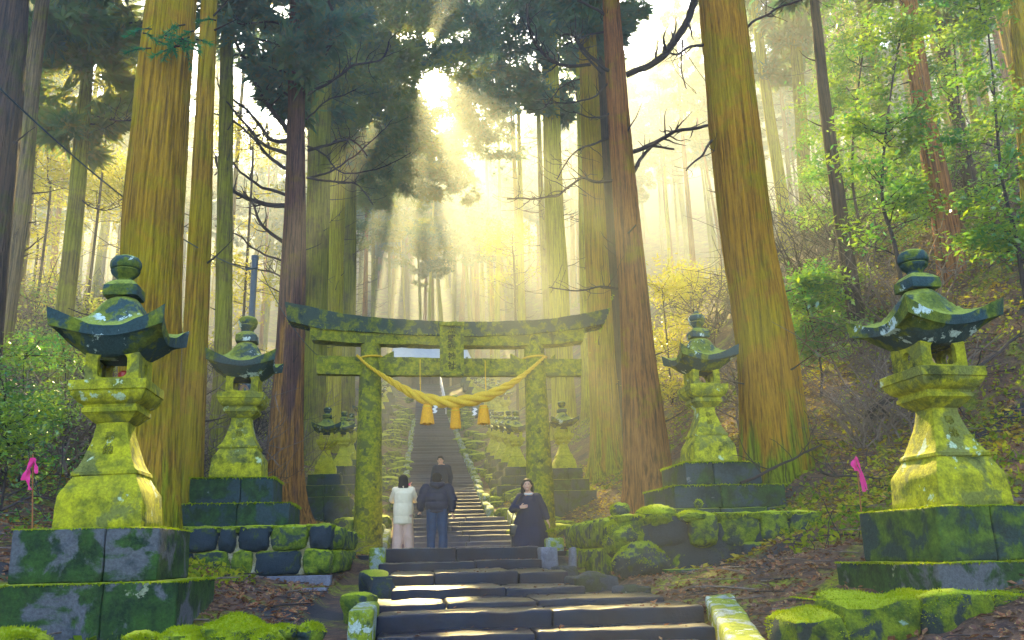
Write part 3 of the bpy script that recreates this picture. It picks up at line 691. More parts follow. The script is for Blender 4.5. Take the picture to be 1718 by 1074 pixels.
# ------------------------------------------------------------------ mossy boulders along both sides of the upper stair
bp = []
for i in range(8):
    mb = MB(); boulder(mb, (0, 0, 0), (1.0, .7, .5), seed=300 + i, n=16, rough=.22); bp.append(mb)
bo = {}; cnt = 0
for i in range(170):
    sd = 1 if i % 2 else -1; v = 20 + 50 * rnd.random() ** 1.6; u = sd * rnd.uniform(1.75 if v < 25 else 1.45, 2.75); X, Y = ppos(u, v)
    k = i % 8; key = (k)
    if key not in bo: o = bp[k].build('mossy_boulder', M['rock']); bo[key] = o
    else: o = bo[key].copy(); COL.objects.link(o)
    sc = rnd.uniform(.5, 1.15); o.location = (X, Y, gz(X, Y) + .03 * sc); o.scale = (sc, sc * rnd.uniform(.8, 1.3), sc * rnd.uniform(.6, 1.1)); o.rotation_euler = (rnd.uniform(-.2, .2), rnd.uniform(-.2, .2), rnd.uniform(0, 6.28))
    s_ = 'right' if sd > 0 else 'left'; setp(o, 'mossy boulder on the bank along the %s side of the long stairway' % s_, 'rock', 'mossy boulders along the %s side of the stairway' % s_)

# ------------------------------------------------------------------ torii
TD = 19.0
pl = at(617, 908, TD); pr = at(909, 893, TD + .3); tl_ = at(622, 600, TD); tr_ = at(897, 600, TD + .3)
ctr = (pl + pr) / 2; tyaw = math.atan2(pr.y - pl.y, pr.x - pl.x)
tor = empty('torii_gate', (ctr.x, ctr.y, CAMZ), tyaw, 'mossy stone gate with curved top beam spanning the steps', 'gate')
ppx = pxm(760, 600, TD)
ci, si = math.cos(-tyaw), math.sin(-tyaw)
def tl2(p): d = Vector(p) - Vector((ctr.x, ctr.y, CAMZ)); return (d.x * ci - d.y * si, d.x * si + d.y * ci, d.z)
for (b, t, r0_, r1_) in ((pl, tl_, .315, .235), (pr, tr_, .315, .235)):
    b2 = tl2(b); t2 = tl2(t); zt = tl2(at(760, 578, TD))[2]
    n = 70; pts = []; rr = []
    for i in range(n):
        q = i / (n - 1) * (zt + .2 - b2[2] + .5) + b2[2] - .5; f = (q - b2[2]) / (t2[2] - b2[2])
        pts.append((b2[0] + (t2[0] - b2[0]) * f, 0, q)); rr.append(r0_ + (r1_ - r0_) * min(f, 1.1))
    V, F = tube_arrays(pts, rr, 40); nn = V.copy(); ax = np.repeat(np.array(pts), 40, 0); dd = nn - ax; dd /= np.linalg.norm(dd, axis=1, keepdims=True)
    V = V + dd * (fbm((V + b2[0]) * 5, 4) * .016)[:, None]
    MB().add(V, F).build('pillar', M['torii'], tor)
def beam_pts(pxs, yaw_off=0):
    return [tl2(at(x, y, TD + .15)) for x, y in pxs]
def beam(top, bot, depth, name, mat, taper=0.0, moss=False, seed=0, nv=6):
    T = spline([(p[0], p[2]) for p in top], 14); B = spline([(p[0], p[2]) for p in bot], 14); n = len(T); V = []
    prof = []
    for i in range(n):
        (xt, zt), (xb, zb) = T[i], B[i]; ring = []
        dt, db = depth, depth * .86
        for a in np.linspace(0, 1, nv): ring.append((xt + (xb - xt) * a, -(dt + (db - dt) * a) / 2, zt + (zb - zt) * a))
        for a in np.linspace(0, 1, 4)[1:]: ring.append((xb, -db / 2 + db * a, zb))
        for a in np.linspace(0, 1, nv)[1:]: ring.append((xb + (xt - xb) * a, (db + (dt - db) * a) / 2, zb + (zt - zb) * a))
        for a in np.linspace(0, 1, 5)[1:-1]: ring.append((xt, dt / 2 - dt * a, zt + .015 * math.sin(a * math.pi)))
        V.append(ring)
    V = np.array(V); nr = V.shape[1]; V = V.reshape(-1, 3)
    V = V + np.stack([fbm((V + seed) * 4, 3) * .0, fbm((V + seed + 5) * 4, 3) * .015, fbm((V + seed + 9) * 5, 4) * .022], 1)
    F = grid_faces(nr, n, True) + [tuple(range(nr))[::-1], tuple(range((n - 1) * nr, n * nr))]
    return MB().add(V, [f[::-1] for f in F]).build(name, mat, tor, smooth=False)
kt = beam_pts([(486, 519), (530, 527), (590, 538), (660, 543), (760, 546), (850, 543), (920, 538), (980, 527), (1023, 518)])
kb = beam_pts([(490, 549), (540, 560), (600, 564), (660, 567), (760, 569), (850, 566), (910, 560), (965, 553), (1014, 543)])
st_ = beam_pts([(524, 553), (600, 562), (680, 567), (760, 568), (840, 565), (910, 559), (985, 547)])
sb_ = beam_pts([(527, 578), (600, 582), (680, 582), (760, 583), (840, 582), (910, 579), (979, 571)])
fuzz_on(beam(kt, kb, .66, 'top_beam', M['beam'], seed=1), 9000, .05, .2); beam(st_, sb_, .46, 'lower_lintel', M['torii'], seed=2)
nt = beam_pts([(535, 603), (640, 603), (760, 603), (880, 602), (977, 600)]); nb = beam_pts([(535, 632), (640, 633), (760, 631), (880, 630), (977, 628)])
beam(nt, nb, .24, 'tie_beam', M['torii'], seed=3)
for (x0, x1, s_) in ((642, 661, 1), (593, 594, -1), (876, 857, -1), (921, 933, 1)):
    if x0 == 593: continue
    pa = tl2(at(x0, 604, TD + .15)); pb = tl2(at(x1, 604, TD + .15)); h = .16; x_a, x_b = pa[0], pb[0]
    V = []; z_ = pa[2]
    for yy in (-.09, .09): V += [(x_a, yy, z_ - .03), (x_b, yy, z_ - .03), (x_b, yy, z_ + h), (x_a, yy, z_ + .02)]
    MB().add(V, [(0, 1, 2, 3), (7, 6, 5, 4), (0, 4, 5, 1), (1, 5, 6, 2), (2, 6, 7, 3), (3, 7, 4, 0)]).build('wedge', M['torii'], tor, smooth=False)
# plaque
ca = tl2(at(758, 590, TD - .1)); zt = tl2(at(758, 550, TD))[2]; zb = tl2(at(758, 631, TD))[2]
mb = MB(); hw1, hw2 = 19 * ppx, 15 * ppx
def slab(mb, x, y, zt, zb, h1, h2, t, ch=.02):
    V = [(x - h1, y - t, zt), (x + h1, y - t, zt), (x + h2, y - t, zb), (x - h2, y - t, zb), (x - h1, y + t, zt), (x + h1, y + t, zt), (x + h2, y + t, zb), (x - h2, y + t, zb)]
    mb.add(V, [(3, 2, 1, 0), (4, 5, 6, 7), (0, 1, 5, 4), (1, 2, 6, 5), (2, 3, 7, 6), (3, 0, 4, 7)])
slab(mb, ca[0], -.26, zt + .02, zb, hw1, hw2, .05); pq = mb.build('plaque', M['torii'], tor, smooth=False)
for (z_, hh) in ((zt + .035, hw1 + .03), (zb - .0, hw2 + .05)):
    mb = MB(); rblock(mb, (ca[0], -.28, z_), (hh * 2, .2, .09), 0, .015, .006, 8, .05, seed=3); mb.build('plaque_rail', M['torii'], pq)
for sg in (-1, 1):
    mb = MB(); slab(mb, ca[0] + sg * (hw1 + hw2) / 2 * 1.02, -.265, zt, zb, .035, .035, .085); o = mb.build('plaque_frame', M['torii'], pq, smooth=False)
carved('熊野座神社', .185, pq, (ca[0], -.318, zt - .10), (math.pi / 2, 0, 0), M['carvedark'], 1.12, .006)

# ------------------------------------------------------------------ sacred rope
def m_rope():
    s = Mat('straw_rope'); v = s.coord(); a = s.noise(v, 60, 4, .6, .5); b = s.noise(v, 6, 4, .6)
    col = s.mix(s.ramp(a, [(.35, 0), (.65, 1)]), (.60, .36, .02), (.85, .60, .05)); col = s.mix(s.ramp(b, [(.4, 0), (.7, .5)]), col, (.62, .34, .01))
    return s.finish(col, .8, s.bump(a, .6, .01), .2)
M['rope'] = m_rope(); M['tassel'] = m_plain('straw_tassel', (.85, .42, .012), (.62, .28, .01), 40, .8)
M['paper'] = m_plain('white_paper', (.85, .85, .85), (.75, .77, .8), 20, .8)
rope = empty('straw_rope', tuple(tor.location), tyaw, 'thick twisted golden straw rope slung between the gate pillars', 'sacred rope')
RP = [(601, 601, 3), (618, 617, 3.5), (640, 632, 5), (665, 648, 8), (692, 663, 11), (720, 673, 13.5), (755, 677, 14.5), (790, 673, 14), (820, 664, 12.5), (845, 652, 10), (870, 636, 7), (892, 618, 4.5), (914, 598, 3)]
C = spline([(*tl2(at(x, y, TD - .05)), w * ppx * .9) for x, y, w in RP], 16); C[:, 1] = -.34
dC = np.gradient(C[:, :3], axis=0); ln = np.linalg.norm(dC, axis=1); dC /= ln[:, None]; sarc = np.cumsum(ln)
ff = np.zeros_like(dC); ff[:, 1] = 1; bb = np.cross(dC, ff)
for k in range(3):
    ph = k * 2 * math.pi / 3 + np.cumsum(ln / np.maximum(C[:, 3] * 6.5, .14)) * 2 * math.pi
    off = (np.cos(ph)[:, None] * ff + np.sin(ph)[:, None] * bb) * (C[:, 3] * .44)[:, None]
    pts = C[:, :3] + off; V, F = tube_arrays(pts, list(C[:, 3] * .40), 12); V = V + np.stack([0 * V[:, 0], fbm(V * 40, 2) * .004, fbm(V * 40 + 5, 2) * .004], 1)
    MB().add(V, F).build('strand', M['rope'], rope)
for (px_, D_) in ((pl, 0), (pr, 0)):
    b2 = tl2(tl_ if px_ is pl else tr_); r_o = .27; ang = np.linspace(0, 2 * math.pi, 40); pts = [(b2[0] + r_o * math.cos(a), r_o * math.sin(a), b2[2] - .02 + .02 * math.cos(a)) for a in ang]
    V, F = tube_arrays(pts, [.022] * 40, 8, False); MB().add(V, F).build('binding', M['rope'], rope)
def tassel(x, y0, y1, w0, w1):
    a = tl2(at(x, y0, TD - .1)); z1 = tl2(at(x, y1, TD - .1))[2]; seg = 40; ang = np.arange(seg) / seg * 2 * math.pi; V = []; K = 12
    for i in range(K):
        t = i / (K - 1); r = (w0 + (w1 - w0) * t ** .7) * ppx / 2; zz = a[2] + (z1 - a[2]) * t
        rr = r * (1 + .06 * np.sin(ang * 11 + 1) * t); V.append(np.stack([a[0] + rr * np.cos(ang), -.34 + rr * np.sin(ang), np.full(seg, zz) + (rng.rand(seg) * .03 if i == K - 1 else 0)], 1))
    F = grid_faces(seg, K, True); mb = MB().add(np.concatenate(V), [f[::-1] for f in F] + [tuple(range(seg))]); 
    t_ = mb.build('tassel', M['tassel'], rope)
    V, F = tube_arrays([(a[0] + (w0 + 2) * ppx / 2 * math.cos(q), -.34 + (w0 + 2) * ppx / 2 * math.sin(q), a[2] - .06) for q in np.linspace(0, 2 * math.pi, 24)], [.014] * 24, 6, False); MB().add(V, F).build('tie', M['rope'], t_)
tassel(717, 680, 714, 12, 23); tassel(764, 686, 721, 12, 18); tassel(811, 681, 713, 12, 21)
for (x, y) in ((729, 683), (795, 686)):
    a = tl2(at(x, y, TD - .1)); V = []; s_ = 5 * ppx; pts = [(0, 0), (.5, -.6), (-.3, -1.1), (.35, -1.8), (-.35, -2.4)]
    mb = MB(); X = a[0]; Z = a[2]
    for i in range(4):
        (x0, z0), (x1, z1) = pts[i], pts[i + 1]; V = [(X + x0 * s_ - .03, -.42 + .01 * i, Z + z0 * s_), (X + x0 * s_ + .04, -.42 + .01 * i, Z + z0 * s_), (X + x1 * s_ + .05, -.41 + .01 * i, Z + z1 * s_), (X + x1 * s_ - .03, -.41 + .01 * i, Z + z1 * s_)]
        mb.add(V, [(0, 1, 2, 3)])
    mb.build('paper_streamer', M['paper'], rope, smooth=False)
for (x, ya, yb) in ((705, 604, 660), (814, 604, 658)):
    a = tl2(at(x, ya, TD)); b = tl2(at(x + 1, yb, TD)); V, F = tube_arrays([(a[0], -.15, a[2]), (a[0], -.17, (a[2] + b[2]) / 2), (b[0], -.32, b[2])], [.011] * 3, 6); MB().add(V, F).build('hanging_cord', M['rope'], rope)
# ------------------------------------------------------------------ gaps in the canopy (light falls through these)
GAPS = [(at(1060, 800, 19), 1.0), (at(985, 740, 21), .9), (at(1190, 520, 25), .6), (at(950, 520, 23), .55), (at(345, 700, 20), .6), (at(835, 740, 29), 2.0), (at(945, 740, 23), .9), (at(60, 330, 30), .6),
        (at(150, 240, 34), .5), (at(640, 760, 27), .9), (at(1500, 760, 7.2), .55), (at(240, 800, 7.3), .45), (at(1270, 700, 14), .5), (at(255, 600, 11), .45), (at(1100, 430, 32), .6),
        (at(880, 900, 17.0), .7), (at(1400, 700, 15), .7), (at(560, 640, 30), .9), (at(1500, 300, 18), 1.6), (at(1640, 200, 15), 1.2), (at(1380, 600, 17), .8), (at(1600, 620, 14), .8), (at(700, 1000, 9), .5), (at(100, 750, 12), .9), (at(1060, 150, 40), 1.2)]
gg_ = random.Random(21)
GAPS += [(at(175, 190, 25), 1.6), (at(205, 340, 27), 1.5), (at(80, 300, 24), 1.5), (at(420, 250, 30), 1.6), (at(745, 180, 24), 1.0), (at(778, 275, 30), .9), (at(735, 30, 22), .35), (at(670, 420, 40), 1.0), (at(1140, 470, 22), 1.0), (at(1235, 600, 20), .8), (at(1040, 600, 20), .9), (at(880, 430, 26), .7), (at(1010, 640, 24), 1.0), (at(600, 250, 30), .5), (at(120, 330, 36), 2.0), (at(200, 320, 40), 2.2), (at(60, 380, 30), 1.6), (at(860, 420, 45), 2.2), (at(420, 480, 30), 1.6), (at(1115, 560, 27), 1.8), (at(1165, 550, 31), 1.8), (at(1480, 420, 16), 1.2), (at(1390, 330, 28), 2), (at(1340, 640, 17), 1.0)]
GAPS = [(p, r * (1.55 if 15 < p.y < 33 and p.x > .5 else 1.1)) for p, r in GAPS]
for _ in range(26):
    D_ = gg_.uniform(28, 80); GAPS.append((at(gg_.choice([gg_.uniform(0, 560), gg_.uniform(950, 1718)]), gg_.uniform(350, 650), D_), gg_.uniform(.8, 1.8)))
_gp = np.array([list(p) for p, r in GAPS]); _gr = np.array([r for p, r in GAPS]); _sd = np.array(SUN)
def carve(V, nper):
    c = V.reshape(-1, nper, 3).mean(1); keep = np.ones(len(c), bool); nzr = 1 + .7 * fbm(c * 1.1, 3)
    for p, r in zip(_gp, _gr):
        d = c - p; t = d @ _sd; q = d - t[:, None] * _sd; dist = np.linalg.norm(q, axis=1)
        keep &= ~((t > 4) & (dist < r * nzr))
    return V.reshape(-1, nper, 3)[keep].reshape(-1, 3)
def unit(a): return a / np.maximum(np.linalg.norm(a, axis=-1, keepdims=True), 1e-9)
def crown_tris(x, y, z0, z1, R, nb, ns, seed, ln=.55, wd=.075, shape=.75):
    g = np.random.RandomState(seed)
    t = (np.arange(nb) + g.rand(nb)) / nb; az = g.rand(nb) * 6.283; L = R * (1 - t ** 1.6 * .85) * (.45 + .65 * g.rand(nb)) * np.clip(.55 + t * 2.5, 0, 1)
    clump = g.rand(nb) > .12
    t, az, L = t[clump], az[clump], L[clump]; nb = len(t)
    s = g.rand(nb, ns) ** .6 * .85 + .15
    dx, dy = np.cos(az)[:, None], np.sin(az)[:, None]; side = g.randn(nb, ns) * .16 * (L[:, None] * (1.1 - s) * .9 + .25)
    px = x + dx * s * L[:, None] - dy * side; py = y + dy * s * L[:, None] + dx * side
    pz = (z0 + (z1 - z0) * t)[:, None] - .25 * s * L[:, None] + .28 * s ** 2 * L[:, None] + g.randn(nb, ns) * .10 - .10 * np.abs(side)
    P = np.stack([px, py, pz], -1).reshape(-1, 3); n = len(P)
    out = np.stack([np.broadcast_to(dx, (nb, ns)), np.broadcast_to(dy, (nb, ns)), np.full((nb, ns), -.15)], -1).reshape(-1, 3)
    V = []
    for k in range(2):
        d = unit(out + g.randn(n, 3) * .7); l = ln * (.5 + g.rand(n, 1)); sd = unit(np.cross(d, g.randn(n, 3))) * wd * (.6 + .8 * g.rand(n, 1))
        V.append(np.stack([P - sd * .6, P + d * l * .45 + sd * 1.2, P + d * l, P + d * l * .4 - sd * 1.2], 1))
    return np.concatenate(V).reshape(-1, 3)
TREE_N = [0]
def trunk_mesh(path, radii, mat, parent, seg=40, furrow=.05, flare=.5, seed=0, fr=9.0):
    V, F = tube_arrays(path, radii, seg, True); P = np.repeat(np.array(path), seg, 0); d = V - P; r = np.linalg.norm(d, axis=1, keepdims=True); dn = d / np.maximum(r, 1e-6)
    ang = np.arctan2(dn[:, 1], dn[:, 0]); z = P[:, 2] - path[0][2]
    q = np.stack([np.cos(ang) * fr * .35, np.sin(ang) * fr * .35, z * .35], 1) + seed * 3.7
    q2 = np.stack([np.cos(ang) * fr, np.sin(ang) * fr, z * .5], 1) + seed
    rr = r[:, 0] * (1 + furrow * 1.2 * fbm(q, 3) + furrow * (1 - 2 * np.abs(fbm(q2, 2))))
    lob = .5 + .5 * np.sin(ang * 5 + seed * 2 + fbm(q * .5, 2) * 3)
    rr = rr * (1 + flare * np.exp(-np.maximum(z - .2, 0) / .55) * (.35 + lob))
    return MB().add(P + dn * rr[:, None], F).build('trunk', mat, parent, sharp=0)
def px_branch(pts, D, w0, w1, dD=0.0, parent=None, mat=None, twigs=8, base=None, name='dead_branch', seed=0):
    """bare limb through measured picture points, bending dD metres away from or towards the camera by its tip"""
    r2 = random.Random(seed * 13 + 5); n = len(pts); W = []
    for i, (x, y) in enumerate(pts): W.append(at(x, y, D + dD * (i / (n - 1)) ** 1.3))
    S = spline([tuple(p) for p in W], 7); k = len(S); px = pxm(pts[0][0], pts[0][1], D)
    S = S + np.stack([vnoise(S * 4 + seed), vnoise(S * 4 + seed + 3), vnoise(S * 4 + seed + 7)], 1) * .03
    R = [max(1.2 * (w0 + (w1 - w0) * (i / (k - 1)) ** .8) * px / 2, .004) for i in range(k)]; mb = MB(); V, F = tube_arrays(S, R, 7); mb.add(V, F)
    for j in range(int(twigs * 2.2)):
        i = r2.randrange(int(k * .25), k - 1); p = Vector(S[i]); d = (Vector(S[min(i + 1, k - 1)]) - Vector(S[i - 1])).normalized()
        side = Vector((r2.gauss(0, 1), r2.gauss(0, .6), r2.gauss(.25, .8))).normalized(); L = r2.uniform(.15, .8) * 12 / 12; q = [p]
        dd = (d * .6 + side).normalized()
        for m_ in range(5): dd = (dd + Vector((r2.gauss(0, .25), r2.gauss(0, .25), r2.gauss(.12, .25)))).normalized(); q.append(q[-1] + dd * L / 5)
        r0 = R[i] * .5; V, F = tube_arrays(q, [max(r0 * (1 - t / 6.5), .005) for t in range(6)], 5); mb.add(V, F)
    mb.v = [np.concatenate(mb.v) - np.array(base)]; 
    return mb.build(name, mat or M['twig'], parent)
def cedar(pts, D, mat, label, seg=56, limbs=(), top=24, crown=(13, 3.0), furrow=.05, flare=.5, group=None, leaves=True, stubs=6, name='cedar_tree', fol='needles', twmat=None, seed=None):
    TREE_N[0] += 1; sd = seed or TREE_N[0]
    W = [(at(x, y, D), w * pxm(x, y, D) / 2) for x, y, w in pts]; W.sort(key=lambda q: q[0].z)
    lo, hi = W[0], W[-1]; s2 = W[1] if len(W) > 1 else None
    dn = (lo[0] - s2[0]); dn = dn / -dn.z if dn.z else Vector((0, 0, -1))
    g = gz(lo[0].x, lo[0].y); path = []
    if lo[0].z > g: b = lo[0] - Vector((-dn.x, -dn.y, 1)) * (lo[0].z - g + .5) * 1.0 if False else lo[0] + Vector((dn.x, dn.y, -1)) * (lo[0].z - g + .5); W.insert(0, (b, lo[1] + (lo[0].z - g) * .012))
    upd = (hi[0] - W[-2][0]); upd = upd / upd.z; h = top - hi[0].z
    if h > 0:
        for q in (.35, .7, 1.0): W.append((hi[0] + Vector((upd.x * .7, upd.y * .7, 1)) * h * q, hi[1] * (1 - q * .9)))
    base = W[0][0].copy(); base.z = max(base.z, g - .5)
    root = empty(name, base, 0, label, 'tree', group)
    S = spline([(p.x, p.y, p.z, r) for p, r in W], 8)
    # resample evenly
    z = S[:, 2]; zn = np.concatenate([np.arange(z[0], min(z[0] + 12, z[-1]), .13), np.arange(min(z[0] + 12, z[-1]), z[-1], .9), [z[-1]]])
    S = np.stack([np.interp(zn, z, S[:, i]) for i in (0, 1)] + [zn, np.interp(zn, z, S[:, 3])], 1)
    S[:, :3] -= np.array(base)
    trunk_mesh([tuple(p) for p in S[:, :3]], list(np.maximum(S[:, 3], .01)), mat, root, seg, furrow, flare, sd)
    for i, (bp, w0, w1, dD, tw) in enumerate(limbs): px_branch(bp, D, w0, w1, dD, root, twmat or M['twig'], tw, base, seed=sd * 31 + i)
    if stubs:
        r2 = random.Random(sd)
        for i in range(stubs):
            mb = MB(); j = r2.randrange(int(len(S) * .1), max(int(len(S) * .8), 2)); p = Vector(S[j, :3]); a = r2.uniform(0, 6.28); r = S[j, 3]; L = r2.uniform(.15, .9)
            d = Vector((math.cos(a), math.sin(a), r2.uniform(-.1, .5))); q = [p + d * r * .8]
            for m_ in range(4): d = (d + Vector((r2.gauss(0, .15), r2.gauss(0, .15), .1))).normalized(); q.append(q[-1] + d * L / 4)
            V, F = tube_arrays(q, [.022, .017, .012, .008, .004], 6); mb.add(V, F)
            mb.build('branch_stub', M['twig'], root)
    if leaves:
        x, y = base.x + S[-1, 0] * .7, base.y + S[-1, 1] * .7; V = carve(crown_tris(x, y, crown[0], top + 1.5, crown[1], 80, 90, sd * 7, ln=.42, wd=.05), 4)
        V = V - np.array(base); fastmesh('crown', V, 4, M[fol], root)
    return root

T = cedar
big = 'giant cedars around the gate'
T([(288, 0, 76), (269, 200, 84), (256, 400, 93), (252, 600, 92), (248, 780, 96)], 11.0, M['bark_gold'], 'giant golden barked cedar rising right behind the large left lantern', 88, top=23, crown=(14, 3), furrow=.06)
T([(351, 0, 25), (343, 200, 29), (335, 400, 36), (325, 640, 40), (318, 800, 42)], 14.5, M['bark_gold'], 'slender golden cedar just right of the giant one behind the left lantern', 56, top=23, crown=(14, 2.2))
T([(382, 0, 18), (378, 300, 24), (374, 600, 28), (366, 740, 32)], 21, M['bark_green'], 'grey green cedar trunk behind the roof of the pole side lantern', 32, top=27, crown=(16.5, 2.0))
t4 = T([(500, 0, 27), (497, 200, 28), (494, 400, 37), (486, 600, 46), (476, 800, 60)], 21.5, M['bark_purple'], 'dark cedar with many bare upswept limbs and a split orange base left of the gate', 56, top=22, crown=(14, 2.4), flare=.8, limbs=[
    ([(485, 222), (440, 160), (405, 90), (372, 20)], 8, 4, -.6, 10), ([(484, 238), (452, 232), (420, 190), (375, 155), (362, 130)], 7, 2, .5, 10), ([(482, 258), (440, 240), (405, 200), (378, 170)], 6, 2, -.8, 10),
    ([(480, 282), (452, 262), (425, 232), (395, 205), (370, 190)], 6, 2, .8, 9), ([(480, 345), (440, 342), (395, 322), (368, 285), (363, 262)], 8, 3, -.6, 8), ([(480, 328), (440, 315), (405, 290), (385, 272), (360, 295)], 5, 2, .4, 8),
    ([(478, 408), (440, 380), (425, 345), (410, 320)], 6, 2, -.5, 6), ([(480, 440), (430, 420), (395, 392), (360, 380)], 3.5, 1.5, .5, 6), ([(484, 160), (460, 140), (435, 108), (410, 95)], 4, 1.5, .6, 7),
    ([(488, 45), (450, 35), (410, 42), (375, 30)], 4, 1.5, -.6, 7), ([(488, 85), (455, 72), (420, 62), (388, 66)], 4, 1.5, .6, 7), ([(486, 120), (450, 112), (420, 88), (372, 100)], 4, 1.5, .9, 7),
    ([(512, 150), (535, 115), (560, 45), (552, 0)], 7, 4, -.5, 6), ([(512, 160), (560, 135), (590, 112), (640, 100), (652, 70)], 5, 2, -.9, 10), ([(515, 252), (560, 240), (590, 235), (615, 262)], 5, 2, .5, 8),
    ([(515, 298), (560, 305), (600, 310), (625, 345)], 4, 1.5, -.8, 8), ([(516, 300), (570, 280), (620, 240), (660, 200)], 3.5, 1.2, .8, 9), ([(480, 470), (450, 455), (410, 448), (370, 440)], 3, 1.2, -.7, 6),
    ([(516, 245), (548, 262), (575, 290), (640, 280), (690, 255)], 3, 1.0, -1.2, 9), ([(514, 200), (545, 172), (575, 160), (598, 150)], 3, 1.2, .7, 7)])
T([(543, 0, 30), (538, 200, 34), (532, 400, 38), (526, 600, 42), (522, 700, 44)], 31, M['bark_green'], 'olive green cedar standing close behind the many limbed dark one', 40, top=30, crown=(19, 2.2))
T([(572, 100, 20), (566, 300, 26), (560, 520, 30), (556, 650, 32)], 36, M['bark_yellow'], 'pale yellow green cedar rising behind the left end of the gate beam', 28, top=31, crown=(20, 2.2))
T([(590, 150, 16), (588, 350, 19), (586, 560, 21), (584, 640, 22)], 40, M['bark_green'], 'thin cedar between the left gate pillar and its pale neighbour', 20, top=32, crown=(21, 2.2))
T([(922, 60, 26), (928, 300, 30), (938, 500, 34), (944, 640, 38)], 34, M['bark_yellow'], 'bright yellow cedar seen above the right end of the gate', 32, top=31, crown=(20, 2.2))
T([(985, 60, 28), (995, 300, 34), (1005, 500, 40), (1016, 720, 50)], 25, M['bark_gold'], 'golden hazy cedar between the gate end and the reddish cedar', 40, top=28, crown=(18, 2.2), limbs=[([(985, 85), (960, 60), (940, 60)], 4, 2, -.5, 4), ([(990, 130), (950, 140), (930, 160), (915, 180)], 3, 1, -.5, 7)])
T([(1008, 100, 22), (1020, 300, 26), (1038, 500, 30), (1048, 700, 34)], 26, M['bark_dark'], 'shadowed grey cedar partly hidden behind the reddish cedar', 28, top=29, crown=(18.5, 2.0))
T([(1025, 0, 28), (1038, 200, 35), (1055, 400, 43), (1068, 560, 52), (1083, 740, 70)], 17.5, M['bark_red'], 'reddish cedar with a huge curving bare limb right of the gate', 64, top=23, crown=(14.5, 2.6), flare=.7, limbs=[
    ([(1048, 125), (1020, 118), (995, 100), (975, 80), (965, 60)], 6, 4, -.8, 6), ([(1050, 126), (1085, 112), (1115, 92), (1145, 50), (1167, 0)], 9, 10, -1.0, 6), ([(990, 108), (950, 110), (910, 90), (890, 50), (885, 5)], 5, 4, -1.0, 9),
    ([(1010, 122), (975, 85), (968, 60)], 4, 2, .6, 3), ([(1060, 255), (1095, 240), (1130, 222), (1160, 218), (1192, 210)], 7, 4, -.7, 6), ([(1062, 290), (1085, 255), (1100, 245), (1130, 250)], 6, 3, .6, 4),
    ([(1038, 302), (1000, 305), (975, 298), (940, 325), (905, 332), (850, 335)], 5, 2, -.9, 12), ([(1036, 225), (1000, 240), (960, 260), (935, 300)], 4, 1.6, .6, 8), ([(1036, 182), (1000, 198), (960, 186)], 3.5, 1.6, -.5, 4),
    ([(1020, 55), (985, 60), (945, 75)], 3.5, 1.6, .5, 5), ([(1026, 35), (1000, 15), (970, 0)], 5, 3, -.4, 3), ([(1066, 400), (1050, 395), (1062, 385), (1066, 378)], 3, 2, -.8, 0), ([(1044, 484), (1010, 482), (970, 488), (920, 482)], 4, 1.5, -.7, 6),
    ([(1030, 125), (1000, 160), (955, 172), (915, 175)], 3.5, 1.2, -.9, 7)])
T([(1210, 0, 70), (1231, 200, 78), (1254, 400, 82), (1272, 500, 88), (1288, 600, 94), (1300, 740, 104)], 14.3, M['bark_orange'], 'thickest orange barked cedar leaning beside the spiked finial lantern', 96, top=23, crown=(15, 3), flare=.34, furrow=.06, limbs=[
    ([(1250, 48), (1290, 22), (1330, 5), (1370, -8)], 4, 2, -.5, 4), ([(1192, 72), (1160, 78), (1135, 90), (1112, 88)], 5, 2, -.4, 5), ([(1145, 68), (1142, 110), (1150, 150)], 3, 1.5, 0, 2), ([(1196, 235), (1175, 262), (1152, 286)], 4, 2, -.3, 2)])
T([(1270, 40, 14), (1292, 200, 17), (1312, 330, 20), (1322, 430, 22)], 33, M['bark_yellow'], 'pale straight cedar directly right of the thickest cedar, up the slope', 24, top=31, crown=(21, 2.2))
T([(1330, 20, 17), (1344, 200, 20), (1356, 400, 23), (1366, 560, 26)], 31, M['bark_green'], 'pale green lichened cedar second right of the thickest cedar', 24, top=31, crown=(21, 2.4))
T([(1366, 0, 14), (1385, 180, 19), (1412, 370, 23), (1440, 560, 27), (1450, 680, 30)], 18, M['bark_dark'], 'dark thin leaning tree behind the left eave of the large right lantern', 32, top=24, crown=(15, 2))
T([(1532, 60, 28), (1552, 200, 33), (1582, 350, 40), (1604, 500, 46), (1620, 600, 50)], 17, M['bark_red'], 'brown leaning cedar rising behind the large right lantern', 48, top=24, crown=(14, 2.6))
T([(1580, 70, 18), (1605, 200, 20), (1640, 350, 24), (1668, 450, 26), (1692, 570, 30)], 20, M['bark_dark'], 'dark blue grey leaning trunk on the far right slope', 32, top=24, crown=(15, 2))
T([(1708, 0, 30), (1722, 200, 32), (1740, 400, 34)], 16, M['bark_gold'], 'cedar trunk cut by the right edge of the view', 32, top=24, crown=(15, 2.2), stubs=0)
T([(22, 0, 46), (8, 200, 50), (-12, 400, 52)], 12.5, M['bark_dark'], 'dark cedar trunk cut by the left edge of the view', 48, top=23, crown=(14, 2.6))
T([(72, 0, 20), (52, 150, 26), (38, 300, 30), (18, 450, 34), (-4, 600, 38)], 16.5, M['bark_grey'], 'thin brown cedar leaning beside the left edge cedar', 36, top=23, crown=(13, 2.2))
